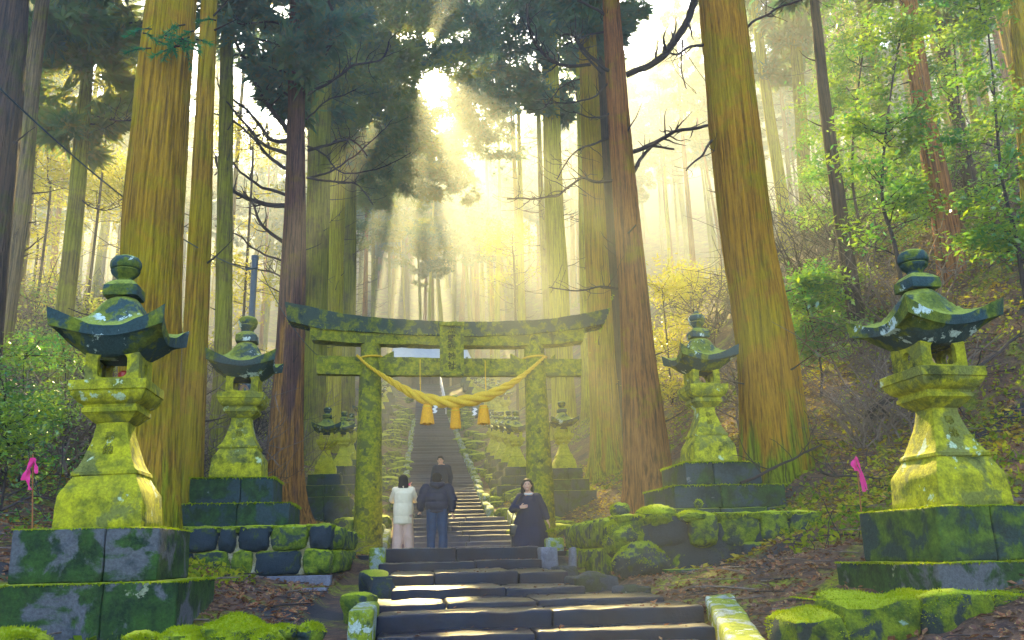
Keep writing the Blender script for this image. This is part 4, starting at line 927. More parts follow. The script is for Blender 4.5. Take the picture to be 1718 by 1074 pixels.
T([(152, 60, 14), (138, 220, 22), (122, 400, 26), (104, 560, 28), (96, 660, 30)], 19, M['bark_green'], 'slim green barked cedar with a leafy head left of the giant golden cedar', 32, top=19, crown=(11.5, 1.9), fol='needles2', limbs=[
    ([(150, 90), (180, 60), (210, 40), (245, 38)], 4, 2, -.4, 6), ([(140, 190), (180, 200), (205, 203), (222, 200)], 3, 1.6, -.6, 8), ([(130, 330), (165, 352), (205, 345)], 2.5, 1.2, -.4, 8)])
T([(12, 0, 12), (4, 120, 14), (-10, 260, 16)], 20, M['bark_dark'], 'narrow dark trunk glimpsed at the top left corner', 20, top=23, crown=(14, 2), stubs=0)
# drooping green spray in front of the giant cedar
def spray(x, y, D, n, R, label, fol='needles'):
    c = at(x, y, D); g = np.random.RandomState(int(x)); V = []
    root = empty('hanging_branch', c, 0, label, 'branch'); mb = MB()
    for k in range(20):
        a = g.rand() * 6.28; L = R * (.3 + g.rand() * .7); q = [Vector((g.randn() * .24, g.randn() * .08, .1 + g.randn() * .10))]; d = Vector((math.cos(a), math.sin(a) * .4, .1))
        for m_ in range(6): d = (d + Vector((g.randn() * .15, g.randn() * .1, -.16))).normalized(); q.append(q[-1] + d * L / 6)
        W, F = tube_arrays(q, [.012 - .0016 * i for i in range(7)], 5); mb.add(W, F)
        for m_ in range(n):
            p = q[1 + m_ % 6].lerp(q[min(6, 2 + m_ % 6)], g.rand()); dd = unit(np.array([d.x + g.randn() * .5, d.y + g.randn() * .5, -.35 + g.randn() * .4])); l = .05 + .09 * g.rand(); s_ = unit(np.cross(dd, g.randn(3))) * .007; p = np.array(p)
            V.append(np.stack([p - s_, p + s_, p + dd * l]))
    mb.build('twigs', M['twig'], root); fastmesh('needles', np.array(V).reshape(-1, 3), 3, M[fol], root)
s_ = Mat('fresh_needles'); M['fresh'] = m_leaf('fresh_needles', (.04, .26, .10), (.03, .17, .09), (.10, .32, .06), 3, .5)
spray(292, 72, 10.3, 70, .42, 'fresh green cedar spray hanging in front of the giant golden cedar trunk', 'fresh')

# background cedars: each its own trunk, limbs and crown
def bg_tree(x, y, H, r, sd, mat, z0f, crownR, dense, label, group, limbs=True, fol='needles', shift=0):
    g = random.Random(sd); zb = gz(x, y) - .3; root = empty('cedar_tree', (x, y, zb), 0, label, 'tree', group)
    lx, ly = g.gauss(0, .02), g.gauss(0, .015); n = 14; path = [(lx * H * t + .1 * math.sin(t * 5 + sd), ly * H * t, H * t) for t in np.linspace(0, 1, n) ** 1.3]
    trunk_mesh(path, [r * (1 - .88 * (p[2] / H) ** 1.1) for p in path], mat, root, 14, .05, .35, sd, 4)
    if limbs:
        mb = MB()
        for i in range(g.randint(14, 26)):
            z = H * g.uniform(.22, z0f + .12); a = g.uniform(0, 6.28); L = g.uniform(.5, 2.6); p = Vector((lx * z, ly * z, z)); d = Vector((math.cos(a), math.sin(a), g.uniform(-.45, .1))); q = [p]
            for m_ in range(5): d = (d + Vector((g.gauss(0, .12), g.gauss(0, .12), .16))).normalized(); q.append(q[-1] + d * L / 5)
            V, F = tube_arrays(q, [.03, .024, .018, .013, .009, .005], 4); mb.add(V, F)
            for w in range(3):
                j = g.randint(1, 4); e = q[j] + Vector((g.gauss(0, .5), g.gauss(0, .5), g.uniform(-.2, .5))) * L * .3; V, F = tube_arrays([q[j], (q[j] + e) / 2 + Vector((0, 0, -.05)), e], [.012, .009, .004], 3); mb.add(V, F)
        mb.build('dead_branches', M['twig'], root)
    V = carve(crown_tris(x + lx * H * .7 + shift, y + ly * H * .7, zb + H * z0f, zb + H, crownR, int(dense * .85), 84, sd, ln=.38, wd=.045), 4) - np.array([x, y, zb])
    fastmesh('crown', V, 4, M[fol], root)
NKEY = 50
def hits_gap(x, y, top=25):
    for p, r in GAPS[:NKEY]:
        t = (y - p.y) / SUN.y
        if t > 1 and p.z + SUN.z * t < gz(x, y) + top and abs(x - (p.x + SUN.x * t)) < r * .85 + .3: return True
    return False
pts = []; gr = random.Random(77); expl = [(o.location.x, o.location.y) for o in scene.objects if o.type == 'EMPTY' and o.parent is None and o.name.startswith('cedar_tree')]
tries = 0
while len(pts) < 225 and tries < 40000:
    tries += 1; D = 24 + 100 * gr.random() ** 1.25; x = gr.uniform(-.74, .74) * D; u = x - float(pc(D))
    if abs(u) < (4.6 if D < 84 else -1) : continue
    if hits_gap(x, D): continue
    md = 2.0 + D * .014
    if any((x - a) ** 2 + (D - b) ** 2 < md * md for a, b in pts) or any((x - a) ** 2 + (D - b) ** 2 < 5 for a, b in expl): continue
    if D < 34 and abs(u) < 8: continue
    # do not stand in front of the measured near trees' gaps at the very centre
    pts.append((x, D))
BM = ['bark_green', 'bark_grey', 'bark_yellow', 'bark_red', 'bark_gold', 'bark_green']
for i, (x, D) in enumerate(sorted(pts, key=lambda q: q[1])):
    sd = 'left' if x < float(pc(D)) else 'right'; far = D > 55
    lab = '%s cedar trunk of the hazy forest on the %s of the stairway' % ('slim distant' if far else 'bare straight', sd)
    H = gr.uniform(22, 30); bg_tree(x, D, H, gr.uniform(.13, .25) * (1.15 if D > 50 else 1), 1000 + i, M[BM[i % 6]], gr.uniform(.5, .62) if D < 50 else gr.uniform(.42, .55), gr.uniform(2.0, 3.0), 46 if D < 50 else 60, lab, '%s forest cedars on the %s' % ('far' if far else 'middle distance', sd), limbs=D < 70, fol='needles' if i % 3 else 'needles2')
# tall avenue cedars flanking the stairs, their crowns meet over the path
k = 0
for v in (34, 38.5, 43, 48, 53, 58, 64, 70, 77):
    for sd in (-1, 1):
        X, Y = ppos(sd * (5.3 + gr.uniform(-.3, .9)), v + gr.uniform(-1.5, 1.5)); k += 1; q = 'left' if sd < 0 else 'right'
        bg_tree(X, Y, gr.uniform(24, 31), gr.uniform(.20, .28), 3000 + k, M[BM[k % 6]], gr.uniform(.42, .58), 5.0, 100, 'tall cedar in the avenue row on the %s edge of the long stairway' % q, 'avenue cedars on the %s of the stairway' % q, fol='needles2' if k % 2 else 'needles', shift=-sd * gr.uniform(1.8, 4.2))
for i in range(96):
    D = gr.uniform(87, 160); X = float(pc(84)) + gr.uniform(-.22, .30) * D; k += 1
    if abs(X - float(pc(84))) < 6 and D < 92: continue
    bg_tree(X, D, gr.uniform(26, 34), gr.uniform(.3, .45), 3000 + k, M[BM[k % 6]], gr.uniform(.38, .5), 4.2, 80, 'hazy cedar on the ridge behind the shrine hall', 'ridge cedars behind the shrine', limbs=False, fol='needles2' if k % 3 else 'needles')
print('bg trees', len(pts))

# ------------------------------------------------------------------ broad leaved saplings and shrubs
def leaves_arr(C, spread, n, size, g, flat=.5, clip=None):
    """n leaves round each centre"""
    P = np.repeat(C, n, 0) + g.randn(len(C) * n, 3) * spread * np.array([1, 1, .45]); m_ = len(P)
    d = unit(g.randn(m_, 3) * np.array([1, 1, .45]) + np.array([0, 0, -.15])); nrm = unit(g.randn(m_, 3) * (1 - flat) + np.array([0, 0, 1])); s_ = unit(np.cross(d, nrm)); l = size * (.6 + .8 * g.rand(m_, 1))
    V = np.stack([P, P + d * l * .45 + s_ * l * .22, P + d * l, P + d * l * .45 - s_ * l * .22], 1)
    return V.reshape(-1, 3)
def sapling(pts, D, w, label, nb=18, L=1.4, zr=(.25, 1.0), size=.115, per=42, fol='broad', name='sapling', group=None, cat='sapling', sp=.17, barkm='twig', dD=0, low=0):
    TREE_N[0] += 1; sd = TREE_N[0]; g = np.random.RandomState(sd * 3 + 1); W = [at(x, y, D) for x, y in pts]; W.sort(key=lambda p: p.z)
    b = W[0].copy(); gg = gz(b.x, b.y)
    if b.z > gg: b = Vector((b.x, b.y, gg - .2)); W.insert(0, b)
    base = Vector((W[0].x, W[0].y, max(W[0].z, gg - .3))); root = empty(name, base, 0, label, cat, group); S = spline([tuple(p) for p in W], 8); n = len(S); r = w * pxm(pts[0][0], pts[0][1], D) / 2
    mb = MB(); V, F = tube_arrays(S - np.array(base), [max(r * (1 - .8 * i / n), .006) for i in range(n)], 8); mb.add(V, F); Cn = []
    for k in range(nb):
        t = zr[0] + (zr[1] - zr[0]) * g.rand(); p = Vector(S[min(int(t * n), n - 1)]) - base; a = g.rand() * 6.28; l = L * (.5 + .7 * g.rand()) * (1.15 - .5 * t); d = Vector((math.cos(a), math.sin(a), .25 + g.randn() * .2)).normalized(); q = [p]
        for m_ in range(7): d = (d + Vector((g.randn() * .22, g.randn() * .22, g.randn() * .15 + .02))).normalized(); q.append(q[-1] + d * l / 7)
        V, F = tube_arrays(q, [.014 - .0015 * i for i in range(8)], 5); mb.add(V, F)
        for j in (3, 4, 5, 6, 7): Cn.append(tuple(q[j] + Vector((g.randn(), g.randn(), g.randn() * .5)) * .12))
    mb.build('trunk', M[barkm], root); Cn = np.array(Cn); V = leaves_arr(Cn, sp, per, size, g, .6)
    fastmesh('foliage', V, 4, M[fol], root); return root
SP = [([(1510, 60), (1490, 190), (1480, 330), (1505, 430)], 15, 9, 'sapling with glossy leaves and a dark stem above the large right lantern finial', 26, 1.3),
      ([(1652, 0), (1665, 120), (1680, 290), (1705, 400), (1716, 470)], 13, 9, 'tall dark stemmed sapling near the right edge of the view', 24, 1.2),
      ([(1600, 60), (1612, 200), (1640, 330), (1690, 470)], 18, 8, 'leafy sapling between the brown leaning cedar and the right edge', 24, 1.5),
      ([(1460, 10), (1440, 150), (1430, 300), (1455, 430)], 20, 7, 'light green sapling left of the large right lantern, branches spread wide', 26, 1.7),
      ([(1405, 120), (1395, 260), (1410, 380), (1420, 520)], 22, 6, 'bushy sapling growing between the two slim cedars right of the thickest one', 24, 1.6),
      ([(1560, 250), (1548, 330), (1560, 420)], 21, 6, 'small leafy sapling just behind the brown leaning cedar', 20, 1.5),
      ([(1340, 470), (1360, 540), (1378, 620), (1376, 690)], 17, 5, 'young bright green shrub right of the thickest cedar trunk', 26, .95),
      ([(1660, 200), (1650, 330), (1640, 420)], 24, 6, 'hazy leafy sapling low on the far right slope', 20, 1.8)]
for pts_, D, w, lab, nb, L in SP: sapling(pts_, D, w, lab, nb, L)
sapling([(1540, 400), (1530, 470), (1525, 560)], 23, 5, 'leafy shrub behind the right lantern roof', 22, 1.5, (.1, 1))
sapling([(1410, 470), (1420, 540), (1425, 610)], 19, 5, 'leafy shrub beside the dark thin leaning tree', 24, 1.1, (.1, 1), per=30)
sapling([(1110, 480), (1118, 560), (1125, 640)], 27, 5, 'sunlit yellow leafed shrub behind the spiked finial lantern', 34, 1.9, (.1, 1), .11, 40, 'broadyel', name='shrub', cat='shrub', sp=.28)
sapling([(1160, 470), (1165, 540), (1170, 640)], 31, 5, 'second sunlit yellow shrub further up behind the spiked finial lantern', 34, 2.2, (.1, 1), .12, 40, 'broadyel', name='shrub', cat='shrub', sp=.3)
for x, y, D, lab, L, f in [(40, 690, 13, 'green leafy shrub at the left edge above the pink ribbon', .75, 'broad'), (110, 680, 15, 'pale green shrub between the left edge and the big lantern shaft', .8, 'broad'), (160, 590, 20, 'loose shrub under the slim cedars left of the big lantern', 1.1, 'needles2'),
                          (60, 560, 21, 'brownish shrub high on the left slope', 1.4, 'needles2'), (10, 725, 11, 'leafy shrub clipped by the left edge below the slope', .6, 'broad'), (175, 190, 25, 'yellow lit tree head between the slim left cedars', 2.2, 'broadyel'), (205, 340, 27, 'yellow lit foliage close to the giant golden cedar', 1.9, 'broadyel'), (80, 300, 24, 'golden foliage high beside the slim green cedar', 1.7, 'broadyel'), (420, 250, 30, 'golden foliage high behind the many limbed cedar', 2.0, 'broadyel'), (420, 480, 30, 'yellow lit shrub behind the dark pole', 2.4, 'broadyel'), (120, 330, 36, 'yellow lit foliage mass between the slim left cedars', 3.2, 'broadyel'),
                          (60, 380, 30, 'second yellow foliage mass nearer the left edge', 2.2, 'broadyel'), (200, 320, 40, 'third yellow foliage mass beside the giant golden cedar', 3.2, 'broadyel'), (860, 420, 45, 'hazy yellow foliage glowing above the gate', 2.6, 'broadyel'), (1390, 330, 28, 'leafy green shrub mass behind the slim right cedars', 2.2, 'broad')]:
    sapling([(x, y - 60 * 20 / D), (x, y), (x + 3, y + 40)], D, 5, lab, 26, L, (.05, 1), .075 if D < 16 else .12, 30, f, name='shrub', cat='shrub', sp=.16 if D < 16 else .3)
# bare twiggy brush, shared meshes
def brush(sd):
    g = random.Random(sd); mb = MB()
    for i in range(34):
        a = g.uniform(0, 6.28); d = Vector((math.cos(a) * .6, math.sin(a) * .6, 1)).normalized(); q = [Vector((g.gauss(0, .12), g.gauss(0, .12), -.1))]; L = g.uniform(.8, 1.9)
        for m_ in range(7): d = (d + Vector((g.gauss(0, .22), g.gauss(0, .22), -.03))).normalized(); q.append(q[-1] + d * L / 7)
        V, F = tube_arrays(q, [.011 - .0012 * k for k in range(8)], 4); mb.add(V, F)
        for j in range(5):
            k = g.randint(2, 6); e = q[k]; dd = Vector((g.gauss(0, 1), g.gauss(0, 1), g.gauss(.4, .6))).normalized(); V, F = tube_arrays([e, e + dd * .18, e + dd * .34 + Vector((0, 0, .06))], [.005, .004, .002], 3); mb.add(V, F)
    return mb
bpro = [brush(i).build('bare_shrub', M['twigpale'] if i % 2 else M['twig']) for i in range(4)]; gb = random.Random(8)
used = [False] * 4
for i in range(84):
    while True:
        D = gb.uniform(13, 42); sd = 1 if gb.random() < .45 else -1; x = sd * gb.uniform(.22, .66) * D
        if abs(x - float(pc(D))) > (6.2 if D < 16 else 4.8): break
    k = i % 4; o = bpro[k] if not used[k] else bpro[k].copy()
    if used[k]: COL.objects.link(o)
    used[k] = True; s_ = gb.uniform(.8, 1.7) * (1 if D < 18 else 1.3); o.location = (x, D, gz(x, D)); o.scale = (s_ * 1.3, s_ * 1.3, s_); o.rotation_euler = (0, 0, gb.uniform(0, 6.28)); q = 'right' if sd > 0 else 'left'
    setp(o, 'leafless twiggy shrub on the %s forest slope' % q, 'shrub', 'bare shrubs on the %s slope' % q)

# ------------------------------------------------------------------ litter, twigs, ground leaves (uncountable)
def scatter(n, x0, x1, y0, y1, size, seed, mask, lift=.015, tilt=.35):
    g = np.random.RandomState(seed); X = g.uniform(x0, x1, n); Y = y0 + (y1 - y0) * g.rand(n) ** 1.25; u = X - pc(Y); k = mask(X, Y, u, g); X, Y = X[k], Y[k]; Z = ground(X, Y); m_ = len(X)
    P = np.stack([X, Y, Z + lift * g.rand(m_)], 1); a = g.rand(m_) * 6.283; d = unit(np.stack([np.cos(a), np.sin(a), g.randn(m_) * tilt], 1)); s_ = unit(np.cross(d, unit(g.randn(m_, 3) * tilt + np.array([0, 0, 1])))); l = size * (.5 + g.rand(m_, 1))
    return np.stack([P, P + d * l * .5 + s_ * l * .28 + np.array([0, 0, .008]), P + d * l, P + d * l * .5 - s_ * l * .28], 1).reshape(-1, 3)
nz = lambda X, Y, f, o: vnoise(np.stack([X * f, Y * f, 0 * X + o], 1))
setp(fastmesh('leaf_litter', scatter(170000, -13, 13, 4.5, 26, .062, 1, lambda X, Y, u, g: np.abs(u) > 1.75), 4, M['litter']), 'brown and mauve fallen leaves covering the banks', 'leaf litter', kind='stuff')
setp(fastmesh('yellow_litter', scatter(60000, -9, 10, 11, 27, .085, 2, lambda X, Y, u, g: (np.abs(u) > 1.8) & (nz(X, Y, .5, 3) > -.05 - .25 * (u > 0))), 4, M['litter_yel']), 'golden fallen leaves on the banks beside the gate', 'leaf litter', kind='stuff')
setp(fastmesh('ground_plants', scatter(130000, -16, 16, 6, 34, .08, 3, lambda X, Y, u, g: (np.abs(u) > 2.6) & (nz(X, Y, .42, 9) > .05), .10, .8), 4, M['fern']), 'low green and yellow ground plants on the banks', 'ground cover', kind='stuff')
mb = MB(); gt = random.Random(4)
for i in range(2600):
    y = 5 + 20 * gt.random() ** 1.2; x = gt.uniform(-.72, .72) * (y + 2); u = x - float(pc(y))
    if abs(u) < 1.9: continue
    a = gt.uniform(0, 6.28); L = gt.uniform(.15, .8); q = [Vector((x, y, gz(x, y) + .02))]; d = Vector((math.cos(a), math.sin(a), .1))
    for m_ in range(4):
        d = (d + Vector((gt.gauss(0, .3), gt.gauss(0, .3), gt.gauss(0, .12)))).normalized(); d.z *= .5; p = q[-1] + d * L / 4; p.z = max(p.z, q[0].z - .05); q.append(p)
    r = gt.uniform(.003, .011); V, F = tube_arrays(q, [r, r, r * .8, r * .6, r * .3], 4); mb.add(V, F, 0 if gt.random() < .6 else 1)
setp(mb.build('fallen_twigs', [M['twig'], M['twigpale']]), 'tangle of thin fallen twigs lying on the banks', 'twigs', kind='stuff')
# a few larger fallen branches one can tell apart
for i, (pp_, D, w, lab) in enumerate([([(1330, 968), (1380, 955), (1425, 942)], 8.8, 8, 'thick dark fallen branch lying before the large right plinth'), ([(1375, 795), (1420, 800), (1480, 805)], 11.5, 5, 'pale fallen branch below the right pink ribbon'), ([(1245, 812), (1330, 770), (1378, 745)], 13, 5, 'long fallen branch resting against the foot of the thickest cedar'),
                         ([(1560, 690), (1610, 640), (1715, 560)], 12.5, 9, 'long dark fallen pole leaning down the right slope'), ([(1500, 665), (1460, 700), (1580, 690)], 13.5, 12, 'dark forked deadwood beside the large right lantern shaft'), ([(0, 860), (60, 830), (130, 842)], 8.5, 4, 'thin fallen branch on the leaves under the left pink ribbon')]):
    W = []
    for (x, y) in pp_:
        p = at(x, y, D); W.append(p)
    b = W[0]; root = px_branch(pp_, D, w, w * .4, .6, None, M['twig'], 5, tuple(b), 'fallen_branch', 60 + i); root.location = b; setp(root, lab, 'branch')

# ------------------------------------------------------------------ ribbons, pole, cable
M['pink'] = m_plain('pink_ribbon', (.85, .04, .28), (.7, .02, .2), 8, .6); M['stick'] = m_plain('ribbon_stake', (.4, .16, .05), (.28, .1, .04), 20)
M['pole'] = m_plain('painted_steel', (.012, .04, .07), (.02, .055, .09), 8, .45, .1, .5)
def ribbon(x, y0, yb, D, label, tilt, folds, w):
    b = at(x + tilt, yb, D); t = at(x, y0 - 6, D); b.z = min(b.z, gz(b.x, b.y) + .02); root = empty('marker_ribbon', b, 0, label, 'ribbon')
    V, F = tube_arrays([(0, 0, -.2), tuple(t - b)], [.008, .006], 6); MB().add(V, F).build('stake', M['stick'], root)
    for k, (pts, ww) in enumerate(folds):
        S = spline([tuple(at(px, py, D - .03 - .02 * k) - b) for px, py in pts], 6); n = len(S); q = pxm(x, y0, D) * ww / 2; V = []
        for i, p in enumerate(S):
            a = math.sin(i * .7 + k) * .8; V += [(p[0] - q * math.cos(a), p[1] - q * math.sin(a), p[2]), (p[0] + q * math.cos(a), p[1] + q * math.sin(a), p[2])]
        MB().add(V, [(2 * i, 2 * i + 1, 2 * i + 3, 2 * i + 2) for i in range(n - 1)]).build('ribbon', M['pink'], root)
ribbon(55, 768, 885, 8.4, 'bright pink ribbon tied to a stake on the bank left of the large left lantern', 10, [([(55, 768), (50, 785), (46, 800), (50, 822)], 8), ([(56, 768), (44, 790), (38, 806)], 7), ([(57, 770), (60, 782), (61, 795)], 6)], 8)
ribbon(1436, 770, 865, 9.6, 'bright pink ribbon tied to a stake on the bank beside the large right lantern', 8, [([(1436, 768), (1434, 780), (1443, 795), (1450, 825)], 6), ([(1437, 768), (1430, 778), (1436, 790)], 6), ([(1436, 766), (1441, 780), (1448, 800), (1455, 822)], 4)], 8)
pb = at(427, 700, 17); pt = at(428, 432, 17); zb = gz(pb.x, pb.y); r = 5.5 * pxm(427, 500, 17)
root = empty('utility_pole', (pt.x, pt.y, zb), 0, 'dark blue steel pole standing behind the second left lantern', 'pole')
V, F = tube_arrays([(0, 0, -.3), (0, 0, pt.z - zb)], [r, r * .95], 20); MB().add(V, F).build('shaft', M['pole'], root)
mb = MB(); lathe(mb, [(r * 1.12, pt.z - zb - .05), (r * 1.12, pt.z - zb + .03), (0, pt.z - zb + .04)], 20); mb.build('cap', M['pole'], root)
V, F = tube_arrays([(-.16, -.05, pt.z - zb - .28), (.1, -.1, pt.z - zb - .26)], [.025, .02], 8); MB().add(V, F).build('bracket', M['pole'], root)
def cable(A, B, sag, r, label):
    P = [A.lerp(B, t) - Vector((0, 0, sag * 4 * t * (1 - t))) for t in np.linspace(0, 1, 40)]; V, F = tube_arrays([tuple(p - A) for p in P], [r] * 40, 6); o = MB().add(V, F).build('overhead_cable', M['pole']); o.location = A; return setp(o, label, 'cable')
top = Vector((pt.x - .16, pt.y - .05, pt.z - .28)); cable(top, at(-90, 60, 7.5), .35, .011, 'thin overhead cable running from the dark pole up past the giant golden cedar')
cable(top + Vector((.3, 0, 0)), at(545, 606, 20), .25, .008, 'slack thin wire dropping from the dark pole towards the gate')

# ------------------------------------------------------------------ shrine at the head of the stairs
M['wood'] = m_plain('shrine_wood', (.06, .045, .05), (.11, .08, .08), 6); M['woodpale'] = m_plain('pale_post', (.45, .36, .22), (.35, .27, .15), 6); M['roofmetal'] = m_plain('shrine_roof_sky_reflection', (.30, .42, .55), (.38, .50, .62), 3, .4, .2, .5)  # roof colour carries the pale blue of reflected sky
c = at(722, 646, 83.0); sh = empty('shrine_hall', (c.x, c.y, CAMZ + 15.8), PTH, 'distant wooden shrine hall with pale blue roof at the top of the stairs', 'shrine'); w2 = 3.6
zz = at(722, 632, 83).z - (CAMZ + 15.8)
mb = MB(); rblock(mb, (0, 2.6, zz / 2 + .2), (7.2, 4, zz + .8), 0, .01, .0, 1, 2); mb.build('wall', M['wood'], sh)
for i in range(7):
    mb = MB(); rblock(mb, (-3 + i, .45, zz / 2), (.2, .2, zz), 0, .01, 0, 1, 2); mb.build('post', M['woodpale'] if i in (2, 5) else M['wood'], sh)
for i in (0, 1, 2, 3, 4, 5):
    mb = MB(); rblock(mb, (-2.5 + i, .58, zz / 2), (.62, .06, zz * .8), 0, .01, 0, 1, 2); mb.build('door_panel', M['wood'], sh)
n = 21; A, B = np.meshgrid(np.linspace(-1, 1, n), np.linspace(0, 1, n)); rh = at(722, 570, 83).z - (CAMZ + 15.8); V = []
for sgn in (1, -1):
    X = A * (5.0 - B * 1.4); Yy = 2.6 - sgn * (4.2 * (1 - B)); Zz = zz + .1 + (rh - zz) * B ** 1.5 + .35 * np.abs(A) ** 3 * (1 - B); mbv = np.stack([X.ravel(), Yy.ravel(), Zz.ravel()], 1); F = grid_faces(n, n)
    V.append((mbv, F if sgn > 0 else [f[::-1] for f in F]))
mb = MB(); [mb.add(v_, f_2) for v_, f_2 in V]; o = mb.build('roof', M['roofmetal'], sh); so = o.modifiers.new('thick', 'SOLIDIFY'); so.thickness = .18
mb = MB(); rblock(mb, (0, 2.6, rh + .15), (7.4, .5, .5), 0, .05, .0, 1, 2); mb.build('ridge', M['wood'], o)
M['white'] = m_plain('white_paint', (.75, .75, .8), (.65, .66, .75), 5, .4)
root = empty('handrail', (0, 0, 0), 0, 'white tube handrail near the top of the long stairway', 'handrail'); a_, b_ = at(737, 690, 60), at(753, 638, 78)
P0 = [ppos(1.0, v) for v in np.linspace(60, 79, 8)]; base = Vector((P0[0][0], P0[0][1], CAMZ + hv(60))); root.location = base
V, F = tube_arrays([(x - base.x, y - base.y, CAMZ + hv(y) + 1.0 - base.z) for x, y in P0], [.05] * 8, 6); MB().add(V, F).build('rail', M['white'], root)
for x, y in P0: V, F = tube_arrays([(x - base.x, y - base.y, CAMZ + hv(y) - .1 - base.z), (x - base.x, y - base.y, CAMZ + hv(y) + 1.0 - base.z)], [.035] * 2, 6); MB().add(V, F).build('post', M['white'], root)
# ------------------------------------------------------------------ people
M['skin'] = m_plain('skin', (.62, .36, .25), (.58, .32, .22), 10, .55); M['hair'] = m_plain('dark_hair', (.010, .010, .014), (.018, .015, .016), 60, .65, .3, .12)
M['cream'] = m_plain('cream_down_coat', (.88, .74, .52), (.80, .66, .44), 5, .85, .4); M['beige'] = m_plain('beige_trousers', (.70, .46, .36), (.60, .38, .28), 5, .9)
M['navy'] = m_plain('navy_puffer', (.005, .012, .04), (.006, .014, .045), 5, .6, .4, .25); M['jeans'] = m_plain('blue_jeans', (.016, .05, .12), (.012, .035, .085), 8, .9); M['navy2'] = m_plain('navy_dress', (.005, .014, .055), (.004, .010, .04), 5, .85)
M['black'] = m_plain('black_plastic', (.012, .012, .015), (.02, .02, .025), 10, .4); M['shoe'] = m_plain('pale_shoe', (.7, .68, .65), (.6, .58, .55), 10, .7); M['eye'] = m_plain('eye_dark', (.01, .008, .008), (.02, .015, .012), 10, .3); M['lip'] = m_plain('lips', (.5, .12, .11), (.45, .1, .1), 10, .5)
class Blob:
    def __init__(s): s.v = []; s.f = []; s.n = 0
    def ball(s, c, r, seg=14):
        r = (r, r, r) if isinstance(r, (int, float)) else r; th = np.linspace(.0, math.pi, seg // 2 + 2); ph = np.arange(seg) / seg * 2 * math.pi
        T_, P_ = np.meshgrid(th[1:-1], ph, indexing='ij'); V = np.stack([np.sin(T_) * np.cos(P_), np.sin(T_) * np.sin(P_), np.cos(T_)], -1).reshape(-1, 3); V = np.concatenate([V, [[0, 0, 1], [0, 0, -1]]]) * np.array(r) + np.array(c)
        k = len(th) - 2; F = [f[::-1] for f in grid_faces(seg, k, True)]; F += [(i, (i + 1) % seg, k * seg) for i in range(seg)]; F += [((i + 1) % seg + (k - 1) * seg, i + (k - 1) * seg, k * seg + 1) for i in range(seg)]
        s.v.append(V); s.f += [tuple(a + s.n for a in q) for q in F]; s.n += len(V); return s
    def limb(s, pts, rs, sc=(1, 1, 1)):
        for (a, b, ra, rb) in zip(pts[:-1], pts[1:], rs[:-1], rs[1:]):
            a = Vector(a); b = Vector(b); ra_ = ra if isinstance(ra, tuple) else (ra,) * 3; rb_ = rb if isinstance(rb, tuple) else (rb,) * 3
            n = max(2, int((b - a).length / (min(min(ra_), min(rb_)) * .35)) + 1)
            for i in range(n + 1): t = i / n; s.ball(a.lerp(b, t), tuple((ra_[k] + (rb_[k] - ra_[k]) * t) * sc[k] for k in range(3)), 12)
        return s
    def build(s, name, mat, parent, voxel=.012, smooth=3, fn=None):
        me = bpy.data.meshes.new(name); me.from_pydata(np.concatenate(s.v).tolist(), [], s.f); o = bpy.data.objects.new('tmp', me); COL.objects.link(o)
        md = o.modifiers.new('r', 'REMESH'); md.mode = 'VOXEL'; md.voxel_size = voxel
        sm = o.modifiers.new('s', 'SMOOTH'); sm.iterations = smooth; sm.factor = .5
        dg = bpy.context.evaluated_depsgraph_get(); m2 = bpy.data.meshes.new_from_object(o.evaluated_get(dg)); bpy.data.objects.remove(o)
        m2.name = name; m2.materials.clear(); m2.materials.append(mat)
        if fn:
            V = np.zeros(len(m2.vertices) * 3); m2.vertices.foreach_get('co', V); V = fn(V.reshape(-1, 3)); m2.vertices.foreach_set('co', V.ravel()); m2.update()
        m2.polygons.foreach_set('use_smooth', [True] * len(m2.polygons)); q = bpy.data.objects.new(name, m2); COL.objects.link(q); q.parent = parent; return q
def hand(b, w, dirn, side, curl=.5, palmn=None):
    """palm plus four unequal bent fingers and a thumb; w wrist, dirn from wrist to knuckles"""
    d = Vector(dirn).normalized(); s = Vector(side).normalized(); s = (s - d * s.dot(d)).normalized(); n = d.cross(s); w = Vector(w)
    for i in range(4): o = s * (.027 - .018 * i); b.limb([w + o * .6, w + d * .085 + o], [.014, .013])
    for i in range(4):
        o = s * (.028 - .0185 * i); L = (.072, .08, .074, .058)[i]; p = w + d * .09 + o; dd = d.copy(); q = [p]
        for k in range(3): dd = (dd * math.cos(curl * (.5 + .4 * k)) + n * math.sin(curl * (.5 + .4 * k))).normalized(); q.append(q[-1] + dd * L * (.45, .32, .23)[k])
        b.limb(q, [.0095, .009, .008, .007])
    p = w + d * .03 + s * .03; t = (d * .6 + s * .8 + n * .3).normalized(); t2 = (d * .9 + s * .2 + n * .5).normalized(); b.limb([p, p + t * .035, p + t * .035 + t2 * .03], [.012, .0105, .009])
def head(b, c, face, r=.1, tilt=0):
    """c = head centre, face = horizontal facing direction"""
    c = Vector(c); f = Vector(face).normalized(); sd = Vector((-f.y, f.x, 0)); rx = (.078 if abs(f.y) > .7 else .092, .092 if abs(f.y) > .7 else .078, .115)
    b.ball(c, rx, 20); b.ball(c + f * .02 + Vector((0, 0, -.055)), (.058, .062, .06), 16); b.ball(c + f * .094 + Vector((0, 0, -.012)), (.013, .017, .02), 10); b.ball(c + f * .085 + Vector((0, 0, .01)), (.01, .012, .03), 10)
    b.ball(c + f * .085 + Vector((0, 0, -.048)), (.024, .013, .014), 10); b.ball(c + f * .07 + Vector((0, 0, -.092)), (.026, .02, .018), 10)
    for k in (-1, 1): b.ball(c + sd * k * .08 + Vector((0, 0, -.005)), (.012, .018, .03), 10); b.ball(c + sd * k * .045 + f * .06 + Vector((0, 0, -.025)), (.022, .02, .02), 10)
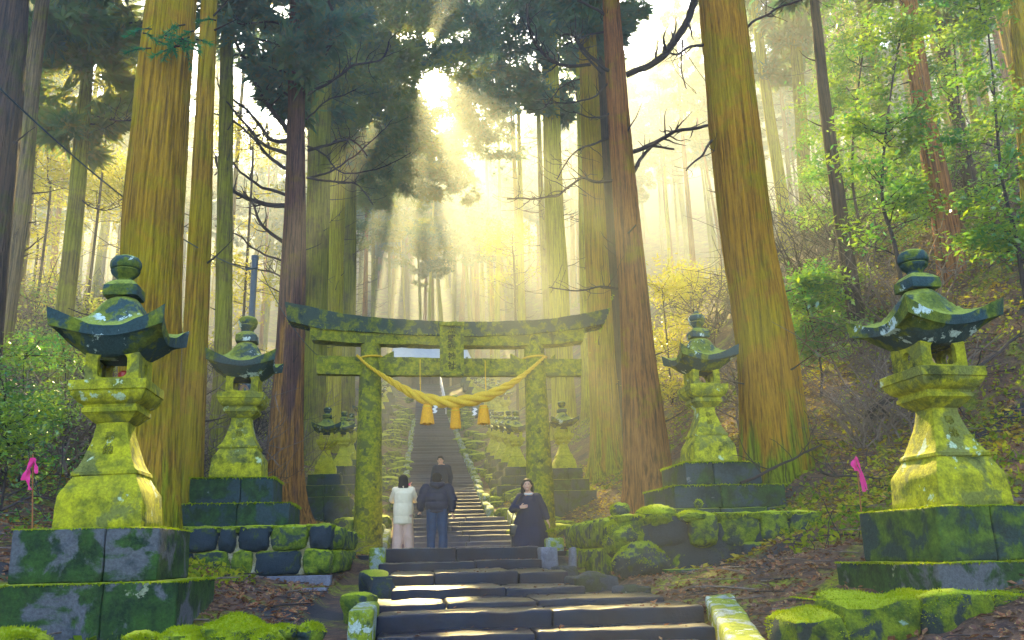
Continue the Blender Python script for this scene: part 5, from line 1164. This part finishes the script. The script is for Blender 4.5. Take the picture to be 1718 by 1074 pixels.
def features(parent, c, face):
    c = Vector(c); f = Vector(face).normalized(); sd = Vector((-f.y, f.x, 0))
    for k in (-1, 1): b = Blob(); b.ball(c + sd * k * .031 + f * .083 + Vector((0, 0, .008)), (.013, .008, .007), 10); b.build('eye', M['eye'], parent, .003, 1)
    for k in (-1, 1): b = Blob(); b.limb([c + sd * k * .016 + f * .089 + Vector((0, 0, .027)), c + sd * k * .046 + f * .078 + Vector((0, 0, .029))], [.004, .003]); b.build('eyebrow', M['hair'], parent, .002, 1)
    b = Blob(); b.limb([c - sd * .02 + f * .092 + Vector((0, 0, -.05)), c + f * .098 + Vector((0, 0, -.049)), c + sd * .02 + f * .092 + Vector((0, 0, -.05))], [.005, .007, .005]); b.build('mouth', M['lip'], parent, .003, 1)
def quilt(z0, pitch, amp, noise_=.006):
    def fn(V):
        c = V[:, :2].mean(0); d = V.copy(); d[:, :2] -= c; d[:, 2] = 0; d = unit(d); ph = (V[:, 2] - z0) / pitch; k = np.abs(np.sin(ph * math.pi)) ** .5 - .7
        return V + d * (k * amp + fbm(V * 14, 3) * noise_)[:, None]
    return fn
wrinkle = lambda a, f: (lambda V: V + unit(V * np.array([1, 1, 0]))[:, :] * (fbm(V * np.array([f, f, f * .4]), 3) * a)[:, None])
LZ = CAMZ + .045
def person(x, yfeet, D, z, label, H, rz=0):
    p = at(x, yfeet, D); root = empty('person', (p.x, p.y, z), rz, label, 'person'); root.scale = (H, H, H); return root
UP = Vector((0, 0, 1))
# 1: cream coat, seen from behind, forearms raised to her face
r = person(676, 920, 17.8, LZ, 'person in cream down coat and beige trousers, seen from behind, arms raised', .955, rad(4))
b = Blob(); hc = (0, .04, 1.53); head(b, hc, (.25, 1, 0)); b.limb([(0, 0, 1.36), (0, .02, 1.46)], [.055, .05]); b.limb([(0, 0, 1.0), (0, 0, 1.35)], [(.14, .09, .12), (.15, .09, .10)])
for k in (-1, 1):
    sh_ = (.17 * k, 0, 1.34); el = (.23 * k, .16, 1.13); wr = (.10 * k + .03, .27, 1.38); b.limb([sh_, el, wr], [.05, .04, .028]); hand(b, wr, (-.02 * k, .05, 1), (0, -1, 0) if k > 0 else (0, -1, 0), .6)
    b.limb([(.09 * k, 0, .95), (.095 * k, .01, .5), (.10 * k, -.01, .09)], [.085, .055, .035]); b.limb([(.10 * k, -.02, .05), (.11 * k, .16, .03)], [.04, .03])
b.build('body', M['skin'], r, .009, 2)
b = Blob(); b.ball((hc[0] - .005, hc[1] - .012, hc[2] + .03), (.102, .112, .115), 20); b.limb([(0, -.02, 1.55), (0, -.045, 1.44), (0, -.06, 1.40)], [(.10, .08, .09), (.115, .07, .07), (.12, .05, .03)]); b.build('hair', M['hair'], r, .01, 2, lambda V: V + unit(V - np.array([0, 0, 1.5])) * (fbm(V * np.array([50, 50, 8]), 2) * .006)[:, None])
b = Blob(); b.limb([(0, 0, .66), (0, 0, 1.05), (0, -.01, 1.25), (0, 0, 1.37)], [(.215, .155, .07), (.215, .15, .09), (.20, .14, .09), (.12, .09, .06)]); b.limb([(-.15, 0, 1.33), (.15, 0, 1.33)], [.085, .085])
for k in (-1, 1): b.limb([(.17 * k, 0, 1.33), (.245 * k, .15, 1.14), (.14 * k + .02, .25, 1.32)], [.085, .07, .05])
b.limb([(-.09, -.03, 1.40), (0, -.07, 1.41), (.09, -.03, 1.40)], [.035, .04, .035]); b.build('coat', M['cream'], r, .011, 2, quilt(.8, .26, .014))
b = Blob()
for k in (-1, 1): b.limb([(.08 * k, 0, .92), (.095 * k, .0, .6), (.115 * k, 0, .30), (.125 * k, .0, .06)], [(.125, .12, .1), (.12, .115, .1), (.115, .11, .08), (.11, .11, .05)])
b.build('trousers', M['beige'], r, .012, 2, wrinkle(.02, 6))
for k in (-1, 1): b = Blob(); b.limb([(.10 * k, -.04, .045), (.11 * k, .15, .035)], [.045, .035]); b.build('shoe', M['shoe'], r, .008, 2)
b = Blob(); b.limb([(.04, .31, 1.44), (.13, .31, 1.50)], [.02, .02], (1, .5, 1)); b.build('phone', M['pink'], r, .006, 1)
# 2: navy puffer, hood folded down
r = person(733, 920, 17.2, LZ, 'person in hooded navy puffer jacket and blue jeans, seen from behind, holding a camera', 1.03, rad(0)); r.scale = (1.08, 1.0, .905)
b = Blob(); hc = (.0, .03, 1.60); head(b, hc, (.1, 1, 0)); b.limb([(0, 0, 1.42), (0, .01, 1.53)], [.06, .055]); b.limb([(0, 0, 1.0), (0, 0, 1.40)], [(.15, .10, .12), (.17, .10, .10)])
arms = {-1: [(-.20, 0, 1.40), (-.285, -.01, 1.13), (-.30, .05, .91)], 1: [(.20, 0, 1.40), (.285, -.03, 1.12), (.27, -.0, .87)]}
for k in (-1, 1):
    b.limb(arms[k], [.055, .042, .03]); w = Vector(arms[k][2]); hand(b, w, (-.5 if k < 0 else .1, .15, -.85), (0, 1, 0) if k > 0 else (.2, 1, 0), .75)
    b.limb([(.09 * k, 0, .95), (.10 * k, .01, .5), (.105 * k, -.01, .09)], [.09, .06, .04]); b.limb([(.105 * k, -.02, .05), (.12 * k, .17, .03)], [.042, .032])
b.build('body', M['skin'], r, .009, 2)
b = Blob(); b.ball((0, .02, 1.63), (.098, .108, .105), 20); b.ball((0, -.02, 1.57), (.088, .085, .09), 16); b.build('hair', M['hair'], r, .009, 2)
b = Blob(); b.limb([(0, 0, .90), (0, 0, 1.05), (0, 0, 1.25), (0, 0, 1.42)], [(.20, .145, .06), (.235, .165, .09), (.235, .16, .10), (.14, .11, .07)]); b.limb([(-.17, 0, 1.39), (.17, 0, 1.39)], [.095, .095])
for k in (-1, 1):
    a = arms[k]; mid = [Vector(a[0]).lerp(Vector(a[1]), .5)]; b.limb([a[0], a[1], Vector(a[1]).lerp(Vector(a[2]), .8)], [.098, .088, .066])
b.build('puffer_jacket', M['navy'], r, .011, 2, quilt(.92, .175, .022))
b = Blob(); b.limb([(-.10, .03, 1.47), (-.07, -.10, 1.46), (.03, -.13, 1.43), (.10, -.06, 1.46), (.10, .03, 1.48)], [.05, .06, .075, .06, .05]); b.limb([(-.09, .02, 1.50), (-.085, .0, 1.62), (0, -.02, 1.72), (.07, .0, 1.66)], [.04, .035, .03, .03]); b.build('hood', M['navy'], r, .01, 3, wrinkle(.01, 12))
b = Blob()
for k in (-1, 1): b.limb([(.085 * k, 0, .96), (.095 * k, .0, .6), (.10 * k, .01, .45), (.11 * k, -.01, .07)], [(.118, .12, .1), (.098, .10, .1), (.085, .09, .08), (.082, .088, .05)])
b.build('jeans', M['jeans'], r, .011, 2, wrinkle(.016, 9))
for k in (-1, 1): b = Blob(); b.limb([(.105 * k, -.05, .045), (.12 * k, .17, .035)], [.048, .038]); b.build('shoe', M['black'], r, .008, 2)
cam_ = empty('camera', r.location + Vector((-.385, .06, .725)), rad(20), 'black camera in the left hand of the person in jeans', 'camera')
cam_.name = 'compact_camera'
mb = MB(); rblock(mb, (0, 0, 0), (.13, .06, .085), 0, .012, .0, 5, .03); rblock(mb, (0, 0, .05), (.05, .05, .03), 0, .01, 0, 5, .03); mb.build('body', M['black'], cam_, weld=.0003)
mb = MB(); lathe(mb, [(.033, 0), (.035, .01), (.033, .05), (.028, .055), (0, .05)], 18); o = mb.build('lens', M['black'], cam_); o.rotation_euler = (rad(90), 0, 0)
# 3: person coming down, partly hidden
r = person(741, 870, 24.3, CAMZ + float(hv(24.3)) + .08, 'person with short dark hair coming down the stairs, half hidden behind the puffer jacket', 1.0, rad(-3))
b = Blob(); hc = (-.03, -.02, 1.56); head(b, hc, (-.1, -1, 0)); b.limb([(0, 0, 1.38), (-.02, -.01, 1.48)], [.055, .052]); b.limb([(0, 0, 1.0), (0, 0, 1.38)], [(.14, .10, .12), (.16, .10, .10)])
for k in (-1, 1):
    b.limb([(.19 * k, 0, 1.36), (.25 * k, .02, 1.1), (.25 * k, -.06, .87)], [.05, .042, .03]); hand(b, (.25 * k, -.06, .87), (0, -.2, -1), (0, -1, 0), .5)
    b.limb([(.09 * k, 0, .93), (.095 * k, -.04 + .05 * k, .5), (.10 * k, -.02 + .1 * k, .09)], [.085, .058, .04]); b.limb([(.10 * k, .1 * k, .04), (.11 * k, -.15 + .1 * k, .03)], [.042, .032])
b.build('body', M['skin'], r, .01, 2); features(r, hc, (-.1, -1, 0))
b = Blob(); b.ball((-.03, .01, 1.60), (.095, .105, .10), 20); b.ball((-.03, -.06, 1.655), (.075, .05, .035), 14); b.build('hair', M['hair'], r, .009, 2)
b = Blob(); b.limb([(0, 0, .88), (0, 0, 1.1), (0, 0, 1.38), (-.01, -.01, 1.43)], [(.18, .13, .06), (.20, .14, .1), (.19, .135, .08), (.085, .08, .03)]); b.limb([(-.16, 0, 1.36), (.16, 0, 1.36)], [.095, .095])
for k in (-1, 1): b.limb([(.19 * k, 0, 1.36), (.255 * k, .02, 1.1), (.25 * k, -.04, .92)], [.08, .068, .055])
b.build('jacket', M['navy'], r, .012, 2, wrinkle(.012, 9))
b = Blob()
for k in (-1, 1): b.limb([(.085 * k, 0, .93), (.095 * k, -.04 + .05 * k, .5), (.10 * k, -.02 + .1 * k, .08)], [(.11, .11, .1), (.09, .09, .09), (.075, .08, .05)])
b.build('trousers', M['black'], r, .012, 2)
for k in (-1, 1): b = Blob(); b.limb([(.10 * k, .1 * k + .03, .045), (.11 * k, -.15 + .1 * k, .035)], [.048, .038]); b.build('shoe', M['black'], r, .009, 2)
# 4: navy dress, facing us, hand at chest, coming down the last step
r = person(889, 915, 17.6, LZ - .20, 'person in loose navy dress coat by the right gate pillar, hand at the chest', 1.0, rad(2)); r.scale = (1.08, 1.05, 1)

b = Blob(); hc = (-.02, -.03, 1.50); head(b, hc, (-.05, -1, 0)); b.limb([(0, 0, 1.30), (-.01, -.01, 1.42)], [.052, .048]); b.limb([(0, 0, .9), (0, 0, 1.28)], [(.13, .09, .12), (.14, .09, .10)])
b.limb([(-.16, 0, 1.28), (-.29, -.06, 1.02), (-.17, -.20, 1.06)], [.048, .04, .028]); hand(b, (-.17, -.20, 1.06), (1, -.1, .12), (0, 0, 1), .7)
b.limb([(.16, 0, 1.28), (.27, -.02, 1.02), (.33, -.08, .80)], [.048, .04, .028]); hand(b, (.33, -.08, .80), (.35, -.2, -.8), (0, -1, 0), .5)
for k in (-1, 1): b.limb([(.09 * k, 0, .9), (.10 * k, -.05, .5), (.11 * k, -.03, .09)], [.08, .055, .035]); b.limb([(.11 * k, -.02, .05), (.12 * k, -.18, .03)], [.04, .03])
b.build('body', M['skin'], r, .009, 2); features(r, hc, (-.05, -1, 0))
b = Blob(); b.ball((-.02, .0, 1.535), (.10, .105, .105), 20); b.limb([(-.02, .05, 1.5), (-.02, .06, 1.32)], [(.10, .06, .08), (.10, .05, .05)]); b.limb([(-.115, -.02, 1.52), (-.12, 0, 1.36)], [.025, .025]); b.limb([(.08, -.02, 1.52), (.085, 0, 1.36)], [.025, .025]); b.ball((-.02, -.06, 1.592), (.075, .05, .03), 14); b.build('hair', M['hair'], r, .009, 2)
b = Blob(); b.limb([(0, 0, .30), (0, 0, .6), (0, 0, .95), (0, 0, 1.2), (0, 0, 1.30)], [(.36, .26, .04), (.33, .22, .1), (.24, .16, .1), (.18, .12, .08), (.10, .08, .04)]); b.limb([(-.14, 0, 1.27), (.14, 0, 1.27)], [.08, .08])
b.limb([(-.16, 0, 1.27), (-.30, -.06, 1.03), (-.21, -.18, 1.05)], [.085, .085, .06]); b.limb([(.16, 0, 1.27), (.275, -.02, 1.02), (.315, -.07, .86)], [.085, .08, .065]); b.build('dress', M['navy2'], r, .012, 2, wrinkle(.028, 7))
b = Blob(); b.limb([(-.07, -.085, 1.325), (0, -.10, 1.31), (.06, -.085, 1.325)], [.016, .018, .016]); b.build('collar', M['shoe'], r, .006, 1)
for k in (-1, 1): b = Blob(); b.limb([(.11 * k, -.0, .045), (.12 * k, -.19, .035)], [.045, .036]); b.build('shoe', M['shoe'], r, .008, 2)
bag = empty('shoulder_bag', r.location + Vector((-.31, -.1, .62)), 0, 'small black bag hanging at the side of the person in the navy dress coat', 'bag')
mb = MB(); rblock(mb, (0, 0, 0), (.17, .09, .22), 0, .03, .004, 6, .04, seed=4); mb.build('bag_body', M['black'], bag, weld=.0003); mb = MB(); V, F = tube_arrays(spline([(-.06, 0, .10), (.02, -.05, .4), (.12, -.06, .62), (.22, .0, .72)], 5), [.01] * 16, 6); mb.add(V, F); mb.build('strap', M['black'], bag)

# ------------------------------------------------------------------ air, light, render
mb = MB(); mb.add([(x, y, z) for z in (-4, 75) for y in (-34, 262) for x in (-182, 182)], [(0, 2, 3, 1), (4, 5, 7, 6), (0, 1, 5, 4), (2, 6, 7, 3), (0, 4, 6, 2), (1, 3, 7, 5)])
hz = Mat('haze_air'); pv = hz.n('VolumePrincipled'); pv.inputs['Density'].default_value = HAZE; pv.inputs['Color'].default_value = (.84, .92, 1, 1); pv.inputs['Anisotropy'].default_value = ANI; hz.t.links.new(pv.outputs[0], hz.out.inputs['Volume'])
setp(mb.build('haze', hz.m, smooth=False), 'thin morning haze filling the forest', 'haze', kind='stuff')
w = bpy.data.worlds.new('World'); scene.world = w; w.use_nodes = True; nt = w.node_tree; bg = nt.nodes['Background']; sky = nt.nodes.new('ShaderNodeTexSky'); sky.sky_type = 'NISHITA'; sky.sun_disc = False
sky.sun_elevation = math.asin(SUN.z); sky.sun_rotation = math.atan2(SUN.x, SUN.y); nt.links.new(sky.outputs[0], bg.inputs[0]); bg.inputs[1].default_value = SKYS
ld = bpy.data.lights.new('sun', 'SUN'); ld.energy = SUNE; ld.angle = rad(.5); ld.color = SUNC; lo = bpy.data.objects.new('sun', ld); COL.objects.link(lo); lo.rotation_euler = SUN.to_track_quat('Z', 'Y').to_euler(); lo.location = SUN * 60
vs = scene.view_settings; vs.view_transform = 'Standard'; vs.look = 'None'; vs.exposure = EXPO; vs.gamma = 1
scene.cycles.max_bounces = 6; scene.cycles.diffuse_bounces = 3; scene.cycles.glossy_bounces = 2; scene.cycles.transmission_bounces = 3; scene.cycles.volume_bounces = 1; scene.cycles.transparent_max_bounces = 4
scene.cycles.use_denoising = True; scene.cycles.caustics_reflective = False; scene.cycles.caustics_refractive = False; scene.cycles.sample_clamp_indirect = 6; scene.cycles.use_adaptive_sampling = True; scene.cycles.adaptive_threshold = .02

for o in scene.objects:
    if o.parent is None and len(str(o.get('label', '')).split()) > 16: print('LONG', o['label'])
